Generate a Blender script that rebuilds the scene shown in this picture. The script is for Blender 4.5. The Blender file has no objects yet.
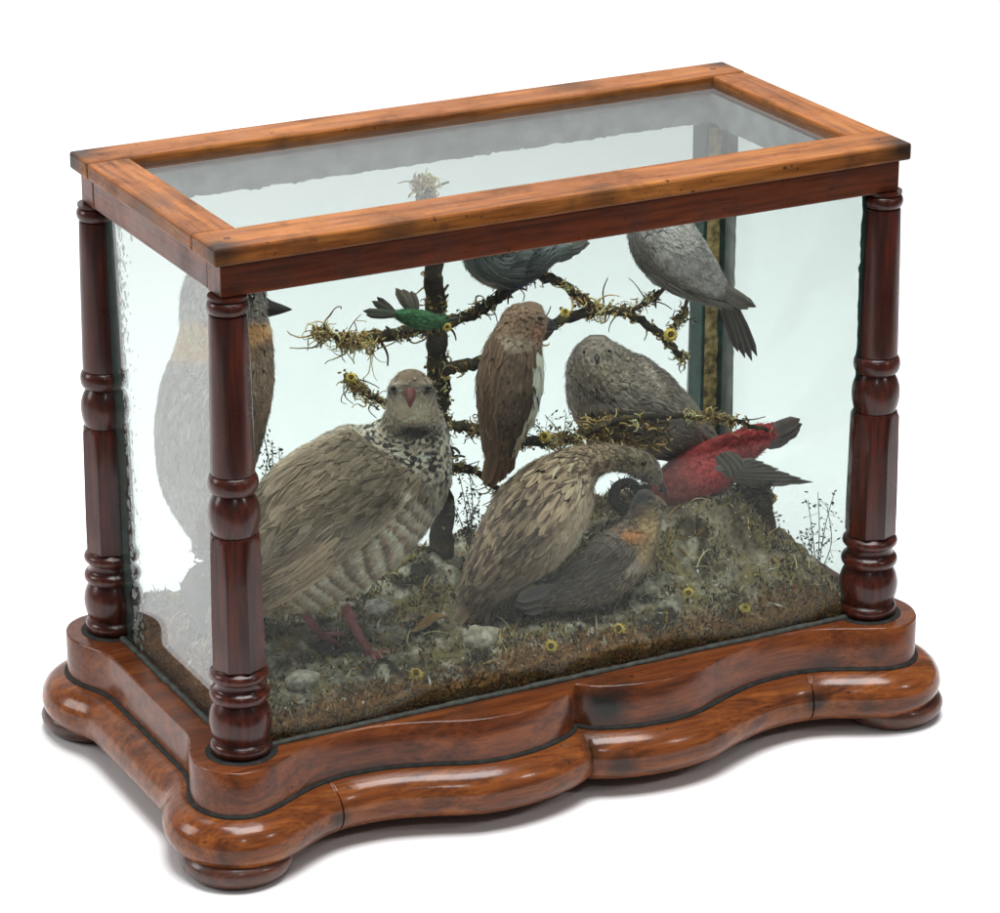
import bpy, bmesh, math, random
import numpy as np
from mathutils import Vector, Matrix, noise
RS = np.random.RandomState(7); random.seed(7)
scn = bpy.context.scene; COL = scn.collection
W, D, H = 0.56, 0.2565, 0.401            # column spacing, depth, lid top (z = 0 is the plinth top)
FZ = -0.0895                               # floor level
OFF = -FZ                                 # lift everything so that the floor is z = 0 at the end
# ------------------------------------------------------------------ camera
C = np.array([-0.91989, -2.18612, 1.14461]); YAW, PIT, ROL, FPX = 0.48058, -0.36673, -0.00166, 3475.7
FW = np.array([math.sin(YAW)*math.cos(PIT), math.cos(YAW)*math.cos(PIT), math.sin(PIT)])
R_ = np.array([math.cos(YAW), -math.sin(YAW), 0]); U_ = np.cross(R_, FW)
RX = R_*math.cos(ROL)+U_*math.sin(ROL); UX = -R_*math.sin(ROL)+U_*math.cos(ROL)
def at(px, py, y=None, z=None):           # a photograph pixel at a known depth (or height) -> a point of the case
    d = FW+RX*(px-500)/FPX-UX*(py-456.5)/FPX
    t = (y-C[1])/d[1] if z is None else (z-C[2])/d[2]
    return C+t*d
def proj(P):
    d = np.asarray(P)-C; w = d@FW
    return 500+FPX*(d@RX)/w, 456.5-FPX*(d@UX)/w
def mpp(p): return float((np.asarray(p)-C)@FW)/FPX
cam = bpy.data.cameras.new('camera'); co = bpy.data.objects.new('camera', cam); COL.objects.link(co)
M = Matrix((RX, UX, -FW)).transposed().to_4x4(); M.translation = Vector(C)+Vector((0, 0, OFF))
co.matrix_world = M; cam.sensor_width = 36; cam.lens = FPX/1000*36; cam.clip_end = 60; cam.clip_start = .05
scn.camera = co
# ------------------------------------------------------------------ materials
def nodes(name):
    m = bpy.data.materials.new(name); m.use_nodes = True; nt = m.node_tree; nt.nodes.clear()
    return m, nt, nt.nodes.new, nt.links.new
def setin(n, k, v): n.inputs[k].default_value = v
def c4(c): return (c[0], c[1], c[2], 1)
def ramp(N, stops):
    r = N('ShaderNodeValToRGB'); e = r.color_ramp.elements
    while len(e) < len(stops): e.new(.5)
    for q, (p, c) in zip(e, stops): q.position = p; q.color = c4(c) if hasattr(c, '__len__') else (c, c, c, 1)
    return r
def wood(name, light, mid, dark, axis='X', rough=.3, stain=.5, coat=.35, scale=1.0, spec=.3, patches=()):
    light, mid, dark = [[v*1.38 for v in c] for c in (light, mid, dark)]
    m, nt, N, L = nodes(name)
    out = N('ShaderNodeOutputMaterial'); b = N('ShaderNodeBsdfPrincipled'); L(b.outputs[0], out.inputs[0])
    tc = N('ShaderNodeTexCoord'); mp = N('ShaderNodeMapping'); L(tc.outputs['Object'], mp.inputs[0])
    s = [1, 1, 1]; s['XYZ'.index(axis)] = .07; mp.inputs['Scale'].default_value = s
    n1 = N('ShaderNodeTexNoise'); setin(n1, 'Scale', 95*scale); setin(n1, 'Detail', 7); setin(n1, 'Roughness', .62); setin(n1, 'Distortion', .6)
    L(mp.outputs[0], n1.inputs['Vector'])
    r1 = ramp(N, [(.24, dark), (.48, mid), (.74, light)]); L(n1.outputs['Fac'], r1.inputs[0])
    n2 = N('ShaderNodeTexNoise'); setin(n2, 'Scale', 420*scale); setin(n2, 'Detail', 3); L(mp.outputs[0], n2.inputs['Vector'])
    r2 = ramp(N, [(.35, .55), (.55, 1.0)]); L(n2.outputs['Fac'], r2.inputs[0])
    mx = N('ShaderNodeMixRGB'); mx.blend_type = 'MULTIPLY'; setin(mx, 'Fac', .7); L(r1.outputs[0], mx.inputs[1]); L(r2.outputs[0], mx.inputs[2])
    n3 = N('ShaderNodeTexNoise'); setin(n3, 'Scale', 24); setin(n3, 'Detail', 5); setin(n3, 'Roughness', .7); L(tc.outputs['Object'], n3.inputs['Vector'])
    r3 = ramp(N, [(.52, 0.0), (.72, 1.0)]); L(n3.outputs['Fac'], r3.inputs[0])
    ml = N('ShaderNodeMath'); ml.operation = 'MULTIPLY'; ml.inputs[1].default_value = stain; L(r3.outputs[0], ml.inputs[0])
    m2 = N('ShaderNodeMixRGB'); L(ml.outputs[0], m2.inputs[0]); L(mx.outputs[0], m2.inputs[1]); m2.inputs[2].default_value = (.018, .012, .009, 1)
    # scattered small knocks and specks
    n4 = N('ShaderNodeTexNoise'); setin(n4, 'Scale', 130); setin(n4, 'Detail', 2); L(tc.outputs['Object'], n4.inputs['Vector'])
    r4 = ramp(N, [(.70, 0.0), (.75, .8)]); L(n4.outputs['Fac'], r4.inputs[0])
    m3 = N('ShaderNodeMixRGB'); L(r4.outputs[0], m3.inputs[0]); L(m2.outputs[0], m3.inputs[1]); m3.inputs[2].default_value = (.02, .012, .008, 1)
    last = m3.outputs[0]
    for (qx, qy, qz, qr, qs) in patches:                # sooty old wear, broken up by the grain
        q = np.array((qx, qy, qz))-np.array((W/2, D/2, FZ)); vd = N('ShaderNodeVectorMath'); vd.operation = 'DISTANCE'; L(tc.outputs['Object'], vd.inputs[0]); vd.inputs[1].default_value = q.tolist()
        ma = N('ShaderNodeMath'); ma.operation = 'MULTIPLY_ADD'; ma.inputs[1].default_value = qr*1.3; L(n3.outputs['Fac'], ma.inputs[0]); L(vd.outputs['Value'], ma.inputs[2])
        mr = N('ShaderNodeMapRange'); mr.inputs['From Min'].default_value = qr*1.75; mr.inputs['From Max'].default_value = qr*.95; L(ma.outputs[0], mr.inputs['Value'])
        m4 = N('ShaderNodeMath'); m4.operation = 'MULTIPLY'; m4.inputs[1].default_value = qs; m4.use_clamp = True; L(mr.outputs[0], m4.inputs[0])
        mz = N('ShaderNodeMixRGB'); L(m4.outputs[0], mz.inputs[0]); L(last, mz.inputs[1]); mz.inputs[2].default_value = (.012, .011, .010, 1); last = mz.outputs[0]
    L(last, b.inputs['Base Color'])
    rr = ramp(N, [(.3, rough*.8), (.7, min(1, rough*1.7))]); L(n3.outputs['Fac'], rr.inputs[0]); L(rr.outputs[0], b.inputs['Roughness'])
    setin(b, 'Specular IOR Level', spec); setin(b, 'Coat Weight', coat); setin(b, 'Coat Roughness', .16)
    bp = N('ShaderNodeBump'); setin(bp, 'Strength', .12); setin(bp, 'Distance', .001); L(n2.outputs['Fac'], bp.inputs['Height']); L(bp.outputs[0], b.inputs['Normal'])
    b2 = N('ShaderNodeBump'); setin(b2, 'Strength', .25); setin(b2, 'Distance', .0012); L(n3.outputs['Fac'], b2.inputs['Height']); L(b2.outputs[0], b.inputs['Coat Normal'])
    return m
LT = ((.245, .092, .021), (.150, .050, .012), (.055, .019, .007))
RD = ((.135, .032, .009), (.078, .018, .006), (.030, .008, .004))
DK = ((.080, .016, .008), (.030, .007, .0045), (.007, .004, .003))
wood_lid_x = wood('varnished lid wood lengthways', *LT, axis='X', stain=.55, coat=.05, spec=.1, patches=[(-.01, -.01, H, .022, .85), (-.012, D+.012, H, .030, .9), (W+.012, -.012, H, .032, .9), (W+.012, D+.012, H, .024, .85), (.30, -.015, H, .02, .5), (.13, -.015, H-.01, .025, .5), (.42, D+.012, H, .03, .6)])
wood_lid_y = wood('varnished lid wood crossways', *LT, axis='Y', stain=.6, coat=.05, spec=.1, patches=[(-.015, .12, H-.012, .03, .5), (-.015, D, H, .03, .8)])
wood_rail_x = wood('dark rail wood lengthways', *RD, axis='X', stain=.6, coat=.1, spec=.25)
wood_rail_y = wood('dark rail wood crossways', *RD, axis='Y', stain=.6, coat=.1, spec=.25)
wood_plinth = wood('plinth wood', (.155, .045, .012), (.085, .023, .008), (.026, .009, .005), axis='X', stain=.42, rough=.22, coat=.5, spec=.04, patches=[(.300, -.024, -.018, .026, 1), (.272, -.026, -.018, .014, .8), (.545, -.04, -.02, .018, .6), (.505, -.018, -.03, .02, .6)])
wood_mould = wood('moulding wood', (.195, .062, .015), (.105, .030, .009), (.030, .011, .006), axis='X', stain=.5, rough=.25, coat=.5, spec=.04, patches=[(.283, -.03, -.05, .017, 1), (.300, -.05, -.06, .016, .8), (.066, -.03, -.06, .012, .8), (.494, -.03, -.055, .014, .9), (.53, -.05, -.06, .012, .6), (-.03, -.045, -.06, .015, .6)])
wood_col = wood('column wood', *DK, axis='Z', stain=.75, rough=.25, coat=.22, spec=.2)
wood_foot = wood('foot wood', (.10, .03, .013), (.05, .016, .009), (.02, .008, .006), axis='X', stain=.7, rough=.35)
def plain(name, col, rough=.7, var=.35, scale=120, spec=.3, metal=0):
    m, nt, N, L = nodes(name); out = N('ShaderNodeOutputMaterial'); b = N('ShaderNodeBsdfPrincipled'); L(b.outputs[0], out.inputs[0])
    tc = N('ShaderNodeTexCoord'); n = N('ShaderNodeTexNoise'); setin(n, 'Scale', scale); setin(n, 'Detail', 4); L(tc.outputs['Object'], n.inputs['Vector'])
    r = ramp(N, [(.3, [v*(1-var) for v in col]), (.7, [min(1, v*(1+var)) for v in col])]); L(n.outputs['Fac'], r.inputs[0]); L(r.outputs[0], b.inputs['Base Color'])
    setin(b, 'Roughness', rough); setin(b, 'Specular IOR Level', spec); setin(b, 'Metallic', metal)
    return m
def coloured(name, rough=.75, spec=.15, nscale=900, var=.25, sheen=0):
    m, nt, N, L = nodes(name); out = N('ShaderNodeOutputMaterial'); b = N('ShaderNodeBsdfPrincipled'); L(b.outputs[0], out.inputs[0])
    a = N('ShaderNodeVertexColor'); a.layer_name = 'Col'
    tc = N('ShaderNodeTexCoord'); n = N('ShaderNodeTexNoise'); setin(n, 'Scale', nscale); setin(n, 'Detail', 3); L(tc.outputs['Object'], n.inputs['Vector'])
    r = ramp(N, [(.3, 1-var), (.7, 1.0+0*var)]); L(n.outputs['Fac'], r.inputs[0])
    mx = N('ShaderNodeMixRGB'); mx.blend_type = 'MULTIPLY'; setin(mx, 'Fac', 1); L(a.outputs[0], mx.inputs[1]); L(r.outputs[0], mx.inputs[2])
    L(mx.outputs[0], b.inputs['Base Color']); setin(b, 'Roughness', rough); setin(b, 'Specular IOR Level', spec); setin(b, 'Sheen Weight', sheen)
    return m
m_feather = coloured('plumage', sheen=.15)
m_moss = coloured('dried moss', .9, .1, 700, .45)
m_ground = coloured('lichen crusted ground', .95, .1, 260, .55)
m_bark = coloured('crusted bark', .9, .15, 500, .5)
m_eye = plain('glass eye', (.012, .009, .008), .08, .2, 50, .6)
m_horn = plain('dark horn', (.035, .030, .030), .4)
m_horn_pale = plain('pale horn', (.25, .17, .11), .45)
m_red = plain('red horn', (.22, .075, .065), .55)
m_redleg = plain('faded red scales', (.36, .12, .11), .6)
m_leg = plain('grey brown scales', (.12, .09, .07), .65)
m_yel = plain('dried yellow petals', (.62, .46, .09), .7, .35, 300)
m_yelc = plain('dried flower centre', (.12, .065, .02), .8)
m_paint = plain('black green sealing paint', (.022, .058, .048), .45, .5, 90)
m_paper = plain('gold flecked paper', (.42, .31, .13), .8, .75, 160)
m_lining = plain('grey lining paper', (.30, .32, .31), .8, .3, 60)
m_flake = plain('silvered paint flakes', (.62, .66, .64), .5, .25, 200)
m_putty_gap = plain('dark green putty and gap shade', (.040, .044, .037), .7, .6, 120)
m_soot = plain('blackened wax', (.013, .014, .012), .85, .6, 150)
m_peg = plain('dark peg wood', (.07, .028, .014), .5)
# thin old glass: transparent with a green cast, Fresnel reflection and a light film of dust
def glass(name, tint, dust, edge, ior=1.5):
    m, nt, N, L = nodes(name); out = N('ShaderNodeOutputMaterial')
    tr = N('ShaderNodeBsdfTransparent'); setin(tr, 'Color', c4(tint))
    gl = N('ShaderNodeBsdfGlossy'); setin(gl, 'Roughness', .015)
    fr = N('ShaderNodeFresnel'); ge = N('ShaderNodeNewGeometry'); io = N('ShaderNodeMath'); io.operation = 'MULTIPLY_ADD'; io.inputs[1].default_value = 1/ior-ior; io.inputs[2].default_value = ior
    L(ge.outputs['Backfacing'], io.inputs[0]); L(io.outputs[0], fr.inputs['IOR'])   # both faces of the pane reflect as air to glass
    tc = N('ShaderNodeTexCoord')
    nb = N('ShaderNodeTexNoise'); setin(nb, 'Scale', 9); setin(nb, 'Detail', 1); L(tc.outputs['Object'], nb.inputs['Vector'])
    bp = N('ShaderNodeBump'); setin(bp, 'Strength', .02); setin(bp, 'Distance', .002); L(nb.outputs['Fac'], bp.inputs['Height']); L(bp.outputs[0], gl.inputs['Normal'])
    m1 = N('ShaderNodeMixShader'); L(fr.outputs[0], m1.inputs[0]); L(tr.outputs[0], m1.inputs[1]); L(gl.outputs[0], m1.inputs[2])
    df = N('ShaderNodeBsdfDiffuse'); setin(df, 'Color', (.72, .75, .73, 1))
    n1 = N('ShaderNodeTexNoise'); setin(n1, 'Scale', 30); setin(n1, 'Detail', 8); setin(n1, 'Roughness', .72); L(tc.outputs['Object'], n1.inputs['Vector'])
    r1 = ramp(N, [(.35, dust*.35), (.62, dust), (.8, dust*2.4)]); L(n1.outputs['Fac'], r1.inputs[0])
    # grime creeping in from the putty edges (generated coordinates run 0..1 across the pane)
    sp = N('ShaderNodeSeparateXYZ'); L(tc.outputs['Generated'], sp.inputs[0])
    def edgef(sock):
        a = N('ShaderNodeMath'); a.operation = 'SUBTRACT'; a.inputs[1].default_value = .5; L(sock, a.inputs[0])
        q = N('ShaderNodeMath'); q.operation = 'ABSOLUTE'; L(a.outputs[0], q.inputs[0]); return q
    ee = [edgef(sp.outputs[k]) for k in edge]
    mxm = N('ShaderNodeMath'); mxm.operation = 'MAXIMUM'; L(ee[0].outputs[0], mxm.inputs[0]); L(ee[1].outputs[0], mxm.inputs[1])
    ad = N('ShaderNodeMath'); ad.operation = 'MULTIPLY_ADD'; ad.inputs[1].default_value = .12; L(n1.outputs['Fac'], ad.inputs[0]); L(mxm.outputs[0], ad.inputs[2])
    r2 = ramp(N, [(.565, 0.0), (.585, .12), (.6, .3)]); L(ad.outputs[0], r2.inputs[0])
    add = N('ShaderNodeMath'); add.operation = 'ADD'; add.use_clamp = True; L(r1.outputs[0], add.inputs[0]); L(r2.outputs[0], add.inputs[1])
    m2 = N('ShaderNodeMixShader'); L(add.outputs[0], m2.inputs[0]); L(m1.outputs[0], m2.inputs[1]); L(df.outputs[0], m2.inputs[2])
    L(m2.outputs[0], out.inputs[0]); return m
TINT = (.836, .867, .857)
g_front = glass('front glass', TINT, .010, (0, 2), 1.2); g_side = glass('side glass', TINT, .012, (1, 2), 1.6); g_right = glass('right glass', TINT, .010, (1, 2), 1.2); g_top = glass('top glass', TINT, .012, (0, 1), 1.45)
m_floor, nt, N, L = nodes('white studio sweep')
o_ = N('ShaderNodeOutputMaterial'); b_ = N('ShaderNodeBsdfPrincipled'); L(b_.outputs[0], o_.inputs[0]); setin(b_, 'Base Color', (.86, .86, .86, 1)); setin(b_, 'Roughness', .6); setin(b_, 'Specular IOR Level', .2)
# ------------------------------------------------------------------ object helpers
LOC = {}
PLUME = np.array((2.95, 2.58, 2.36)); LITT = np.array((2.55, 2.25, 2.02))
def tag(o, label=None, cat=None, group=None, kind=None):
    if label: o['label'] = label
    if cat: o['category'] = cat
    if group: o['group'] = group
    if kind: o['kind'] = kind
    return o
def thing(name, label, cat, base, group=None):
    o = bpy.data.objects.new(name, None); COL.objects.link(o); o.empty_display_size = .02
    o.location = Vector(base)+Vector((0, 0, OFF)); LOC[o] = np.asarray(base, float)
    return tag(o, label, cat, group)
def root_of(o):
    while o.parent: o = o.parent
    return o
def part(name, V, F, mat, parent=None, cols=None, smooth=True, origin=None):
    V = np.asarray(V, float)
    if parent is not None: base = LOC[root_of(parent)]
    else: base = np.asarray(origin if origin is not None else (V[:, 0].mean(), V[:, 1].mean(), V[:, 2].min()), float)
    me = bpy.data.meshes.new(name); me.from_pydata((V-base).tolist(), [], [list(map(int, f)) for f in F]); me.update()
    if smooth: me.polygons.foreach_set('use_smooth', np.ones(len(me.polygons), bool))
    if cols is not None:
        a = me.color_attributes.new('Col', 'FLOAT_COLOR', 'POINT'); cc = np.ones((len(V), 4), np.float32); cc[:, :3] = np.clip(cols*(PLUME if mat is m_feather else LITT if mat in (m_ground, m_moss) else np.ones(3)), 0, .78)
        a.data.foreach_set('color', cc.ravel())
    me.materials.append(mat)
    o = bpy.data.objects.new(name, me); COL.objects.link(o)
    if parent is not None: o.parent = parent
    else: o.location = Vector(base)+Vector((0, 0, OFF)); LOC[o] = base
    return o
class MB:
    def __init__(s): s.V = []; s.F = []; s.K = []; s.n = 0
    def add(s, V, F, col=None):
        V = np.asarray(V, float).reshape(-1, 3); s.V.append(V); s.F += [[i+s.n for i in f] for f in F]; s.n += len(V)
        c = np.zeros((len(V), 3)) if col is None else np.asarray(col, float)
        if c.ndim == 1: c = np.tile(c, (len(V), 1))
        s.K.append(c); return s
    def box(s, a, b, col=None):
        x0, y0, z0 = a; x1, y1, z1 = b
        return s.add([(x0,y0,z0),(x1,y0,z0),(x1,y1,z0),(x0,y1,z0),(x0,y0,z1),(x1,y0,z1),(x1,y1,z1),(x0,y1,z1)],
                     [(0,3,2,1),(4,5,6,7),(0,1,5,4),(1,2,6,5),(2,3,7,6),(3,0,4,7)], col)
    def tube(s, P, R, n=6, col=None, lump=0):
        P = np.asarray(P, float); m = len(P); R = np.broadcast_to(np.asarray(R, float), (m,))
        T = np.gradient(P, axis=0); T /= np.linalg.norm(T, axis=1)[:, None]+1e-12
        ref = np.array([0, 0, 1.]) if abs(T[0][2]) < .8 else np.array([1., 0, 0])
        V = []; cs = []
        a = np.arange(n)*2*math.pi/n
        for i in range(m):
            x = np.cross(T[i], ref); x /= np.linalg.norm(x)+1e-12; ref2 = np.cross(x, T[i]); ref = ref2
            rr = R[i]*(1+lump*(RS.rand(n)-.5))
            V.append(P[i]+np.outer(np.cos(a)*rr, x)+np.outer(np.sin(a)*rr, ref2))
            if col is not None: cs.append(np.tile(col[i] if np.ndim(col) == 2 else col, (n, 1))*(1+(.5*(RS.rand(n, 1)-.5) if lump else 0)))
        F = [(i*n+k, i*n+(k+1) % n, (i+1)*n+(k+1) % n, (i+1)*n+k) for i in range(m-1) for k in range(n)]
        F += [tuple(range(n))[::-1], tuple((m-1)*n+k for k in range(n))]
        return s.add(np.vstack(V), F, np.vstack(cs) if col is not None else None)
    def ball(s, c, r, col=None, n=8, m=6):
        r = np.broadcast_to(np.asarray(r, float), (3,)); V = [(0, 0, -1)]
        for i in range(1, m):
            t = -math.pi/2+math.pi*i/m
            V += [(math.cos(t)*math.cos(2*math.pi*k/n), math.cos(t)*math.sin(2*math.pi*k/n), math.sin(t)) for k in range(n)]
        V.append((0, 0, 1)); e = len(V)-1
        F = [(0, 1+(k+1) % n, 1+k) for k in range(n)]+[(1+i*n+k, 1+i*n+(k+1) % n, 1+(i+1)*n+(k+1) % n, 1+(i+1)*n+k) for i in range(m-2) for k in range(n)]
        F += [(e, 1+(m-2)*n+k, 1+(m-2)*n+(k+1) % n) for k in range(n)]
        return s.add(np.array(V)*r+np.asarray(c), F, col)
    def build(s, name, mat, parent=None, smooth=True, cols=False, origin=None):
        return part(name, np.vstack(s.V), s.F, mat, parent, np.vstack(s.K) if cols else None, smooth, origin)
def bevel(o, w=.0012, seg=2):
    m = o.modifiers.new('bevel', 'BEVEL'); m.width = w; m.segments = seg; m.limit_method = 'ANGLE'; m.angle_limit = .6; return o
def catmull(P, n):
    P = np.asarray(P, float); Q = np.vstack([2*P[0]-P[1], P, 2*P[-1]-P[-2]]); out = []
    for i in range(len(P)-1):
        p0, p1, p2, p3 = Q[i:i+4]
        for t in np.arange(n)/n:
            out.append(.5*((2*p1)+(-p0+p2)*t+(2*p0-5*p1+4*p2-p3)*t*t+(-p0+3*p1-3*p2+p3)*t**3))
    out.append(P[-1]); return np.array(out)
def sm(a, b, x): t = np.clip((x-a)/(b-a), 0, 1); return t*t*(3-2*t)
def fbm(x, y, z, s, o=3): return noise.fractal(Vector((x*s, y*s, z*s)), 1.0, 2.0, o)
# ------------------------------------------------------------------ floor
V = []; prof = [(-.62, FZ-.06), (-.612, FZ-.022), (-.59, FZ-.006), (-.555, FZ)]+[(y, FZ) for y in (-.3, .5, 1.5, 2.6)]
prof += [(2.6+1.2*math.sin(a), FZ+1.2*(1-math.cos(a))) for a in np.linspace(.12, math.pi/2, 12)]+[(3.8, 4.2)]
for y, z in prof: V += [(-7, y, z), (9, y, z)]
part('floor', V, [(2*i, 2*i+1, 2*i+3, 2*i+2) for i in range(len(prof)-1)], m_floor, origin=(0, 0, FZ))['kind'] = 'structure'
# ------------------------------------------------------------------ the case
case = thing('display_case', 'glazed mahogany display case with turned columns and a serpentine plinth, holding the stuffed birds', 'display case', (W/2, D/2, FZ))
half = [(.28, -.0125), (.2685, -.0235), (.2485, -.0320), (.226, -.0370), (.204, -.0380), (.180, -.0345), (.150, -.0222), (.118, -.0115), (.0925, -.0083), (.074, -.0085),
        (.053, -.0130), (.0345, -.0210), (.0184, -.0295), (.001, -.0365), (-.015, -.0370), (-.029, -.0285), (-.0370, -.0150), (-.0395, 0), (-.0365, .016), (-.030, .031), (-.0255, .046), (-.0243, .062), (-.0243, .095), (-.0243, D/2)]
q = catmull(half, 7)
# dense points for the moulding joint
ji = int(np.argmin(np.abs(q[:, 0]-.066)+(q[:, 1] > .0)*9))
def joint_insert(q, i, w=.0011):
    t = q[i+1]-q[i-1]; t /= np.linalg.norm(t); return np.vstack([q[:i], q[i]-t*w, q[i]-t*w*.4, q[i]+t*w*.4, q[i]+t*w, q[i+1:]])
q = joint_insert(q, ji); groove = np.zeros(len(q)); groove[ji+1] = groove[ji+2] = 1
lf = q; n_half = len(q)
left = np.vstack([lf, (lf[:-1]*[1, -1]+[0, D])[::-1]]); gl_ = np.concatenate([groove, groove[:-1][::-1]])
right = (left*[-1, 1]+[W, 0])[::-1]; gr_ = gl_[::-1]
def offset(path, d):
    T = np.gradient(path, axis=0); T /= np.linalg.norm(T, axis=1)[:, None]
    return path+np.stack([-T[:, 1], T[:, 0]], 1)*np.asarray(d).reshape(-1, 1)*-1
def full(d, g=0):
    l = offset(left, d-np.asarray(gl_)*g); l[:, 0] = np.minimum(l[:, 0], W/2)
    l[0, 0] = l[-1, 0] = W/2
    # the notch closes on the centre line
    if d != 0:
        for idx in (0, -1):
            k = 0 if idx == 0 else -1
            onl = np.where(l[:, 0] >= W/2-1e-6)[0]
            grp = onl[onl < n_half] if idx == 0 else onl[onl >= n_half]
            if len(grp):
                j = grp.max() if idx == 0 else grp.min()
                l[grp, 1] = l[j, 1]
    r = (l*[-1, 1]+[W, 0])[::-1]
    return np.vstack([l, r[1:-1]])
# orientation check: outward must enlarge the outline
if full(.01)[:, 0].min() > full(0)[:, 0].min():
    _of = offset
    def offset(path, d): return _of(path, -np.asarray(d))
def loft(rings, cap0=True, cap1=True):
    m = len(rings[0][0]); V = np.vstack([np.column_stack([p, np.full(m, z)]) for p, z in rings])
    F = [(i*m+k, i*m+(k+1) % m, (i+1)*m+(k+1) % m, (i+1)*m+k) for i in range(len(rings)-1) for k in range(m)]
    if cap0: F.append(tuple(range(m))[::-1])
    if cap1: F.append(tuple((len(rings)-1)*m+k for k in range(m)))
    return V, F
V, F = loft([(full(0), -.038), (full(0), -.0014), (full(-.0005), -.0005), (full(-.0014), 0)])
o = part('plinth', V, F, wood_plinth, case, smooth=True); o.data.polygons[len(F)-1].use_smooth = False
for e in ():
    pass
m_ = o.modifiers.new('es', 'EDGE_SPLIT'); m_.split_angle = .7
R0 = .0235; zc = -.0575; rings = []
for k in range(15):
    a = math.radians(112-k*(224/14)); rings.append((full(-.0015+R0*math.cos(a), .0022), zc+R0*.90*math.sin(a)))
V, F = loft(rings); o = part('base_moulding', V, F, wood_mould, case); m_ = o.modifiers.new('es', 'EDGE_SPLIT'); m_.split_angle = .9
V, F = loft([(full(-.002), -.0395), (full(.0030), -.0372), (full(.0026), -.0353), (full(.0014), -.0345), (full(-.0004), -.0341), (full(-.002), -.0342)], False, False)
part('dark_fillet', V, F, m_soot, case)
def lathe(prof, n=40, octo=None):
    V = []; a = np.arange(n)*2*math.pi/n
    for i, (r, z) in enumerate(prof):
        rr = np.full(n, r)
        if octo and octo[0] <= z <= octo[1]:
            b = (a+math.pi/8) % (math.pi/4)-math.pi/8
            rr = r*math.cos(math.pi/8)/np.cos(b)*1.03
        V.append(np.stack([rr*np.cos(a), rr*np.sin(a), np.full(n, z)], 1))
    m = len(prof)
    F = [(i*n+k, i*n+(k+1) % n, (i+1)*n+(k+1) % n, (i+1)*n+k) for i in range(m-1) for k in range(n)]
    F += [tuple(range(n))[::-1], tuple((m-1)*n+k for k in range(n))]
    return np.vstack(V), F
def bead(r, z0, z1, inset=.004, n=7):
    zc = (z0+z1)/2; return [(r-inset+inset*math.cos(math.radians(t)), zc+(z1-z0)/2*math.sin(math.radians(t))) for t in np.linspace(-85, 85, n)]
def bulb(r0, rm, r1, z0, z1, n=10):
    return [((r0 if t < .5 else r1)+(rm-(r0 if t < .5 else r1))*math.sin(math.pi*t)**.75, z0+(z1-z0)*t) for t in np.linspace(0.02, .98, n)]
prof = [(.0240, .0003)]+bead(.0258, .0008, .0105, .003)+[(.0222, .0112)]+bulb(.0222, .0262, .0205, .012, .0425)+[(.0205, .0432)]+bead(.0252, .0438, .0535)\
    + [(.0208, .0545), (.0200, .0575), (.0206, .0602)]+bead(.0246, .0606, .0692)+[(.0200, .0702)]
prof += [(.0218, .0712), (.0222, .0722), (.0222, .10), (.0216, .14), (.0211, .1735), (.0196, .1768), (.0182, .1775)]
prof += bulb(.0182, .0212, .0158, .178, .2085)+[(.0156, .2092)]+bead(.0206, .2098, .2245)+[(.0178, .2252), (.0180, .228), (.0178, .24), (.0165, .31), (.0155, .3455), (.0150, .3470)]+bead(.0172, .3475, .3585)+[(.0160, .3590), (.0160, .3612)]
prof = [(r_*.915, z_) for r_, z_ in prof]
V, F = lathe(prof, 48, octo=(.0710, .1740))
cme = None
for (cx, cy) in ((0, 0), (W, 0), (0, D), (W, D)):
    if cme is None:
        o = part('column', V+LOC[case], F, wood_col, case); cme = o; m_ = o.modifiers.new('es', 'EDGE_SPLIT'); m_.split_angle = math.radians(32)
    else:
        o = cme.copy(); COL.objects.link(o); o.parent = case
    o.location = Vector((cx, cy, 0))-Vector(LOC[case]); o.rotation_euler.z = math.pi/8+RS.rand()*.02
    if (cx, cy) == (0, 0): pass
V, F = lathe([(.030, FZ+.0002), (.0375, FZ+.0022), (.0425, FZ+.008), (.0435, FZ+.0135), (.041, FZ+.0185), (.036, FZ+.0205), (.034, FZ+.022)], 40)
fme = None
for (cx, cy) in ((-.013, -.016), (W+.017, -.014), (-.016, D+.014), (W+.014, D+.014)):
    if fme is None: o = fme = part('bun_foot', V+LOC[case], F, wood_foot, case)
    else: o = fme.copy(); COL.objects.link(o); o.parent = case
    o.location = Vector((cx, cy, 0))-Vector(LOC[case])
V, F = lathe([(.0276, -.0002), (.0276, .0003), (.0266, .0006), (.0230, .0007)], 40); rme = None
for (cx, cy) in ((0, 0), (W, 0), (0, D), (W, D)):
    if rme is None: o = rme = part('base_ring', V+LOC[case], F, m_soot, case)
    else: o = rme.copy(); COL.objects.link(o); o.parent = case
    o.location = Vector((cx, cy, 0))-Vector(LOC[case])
# rails under the lid
zr0, zr1 = .3613, .3862; ro, ri = -.0085, .0165
def bx(name, a, b, mat, w=.0012):
    return bevel(MB().box(a, b).build(name, mat, case, smooth=False), w)
bx('front_rail', (ro, ro, zr0), (W-ro, ri, zr1), wood_rail_x); bx('back_rail', (ro, D-ri, zr0), (W-ro, D-ro, zr1), wood_rail_x)
bx('side_rail', (ro+.0004, ri+.0001, zr0+.0002), (ri, D-ri-.0001, zr1-.0002), wood_rail_y); bx('side_rail', (W-ri, ri+.0001, zr0+.0002), (W-ro-.0004, D-ri-.0001, zr1-.0002), wood_rail_y)
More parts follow.
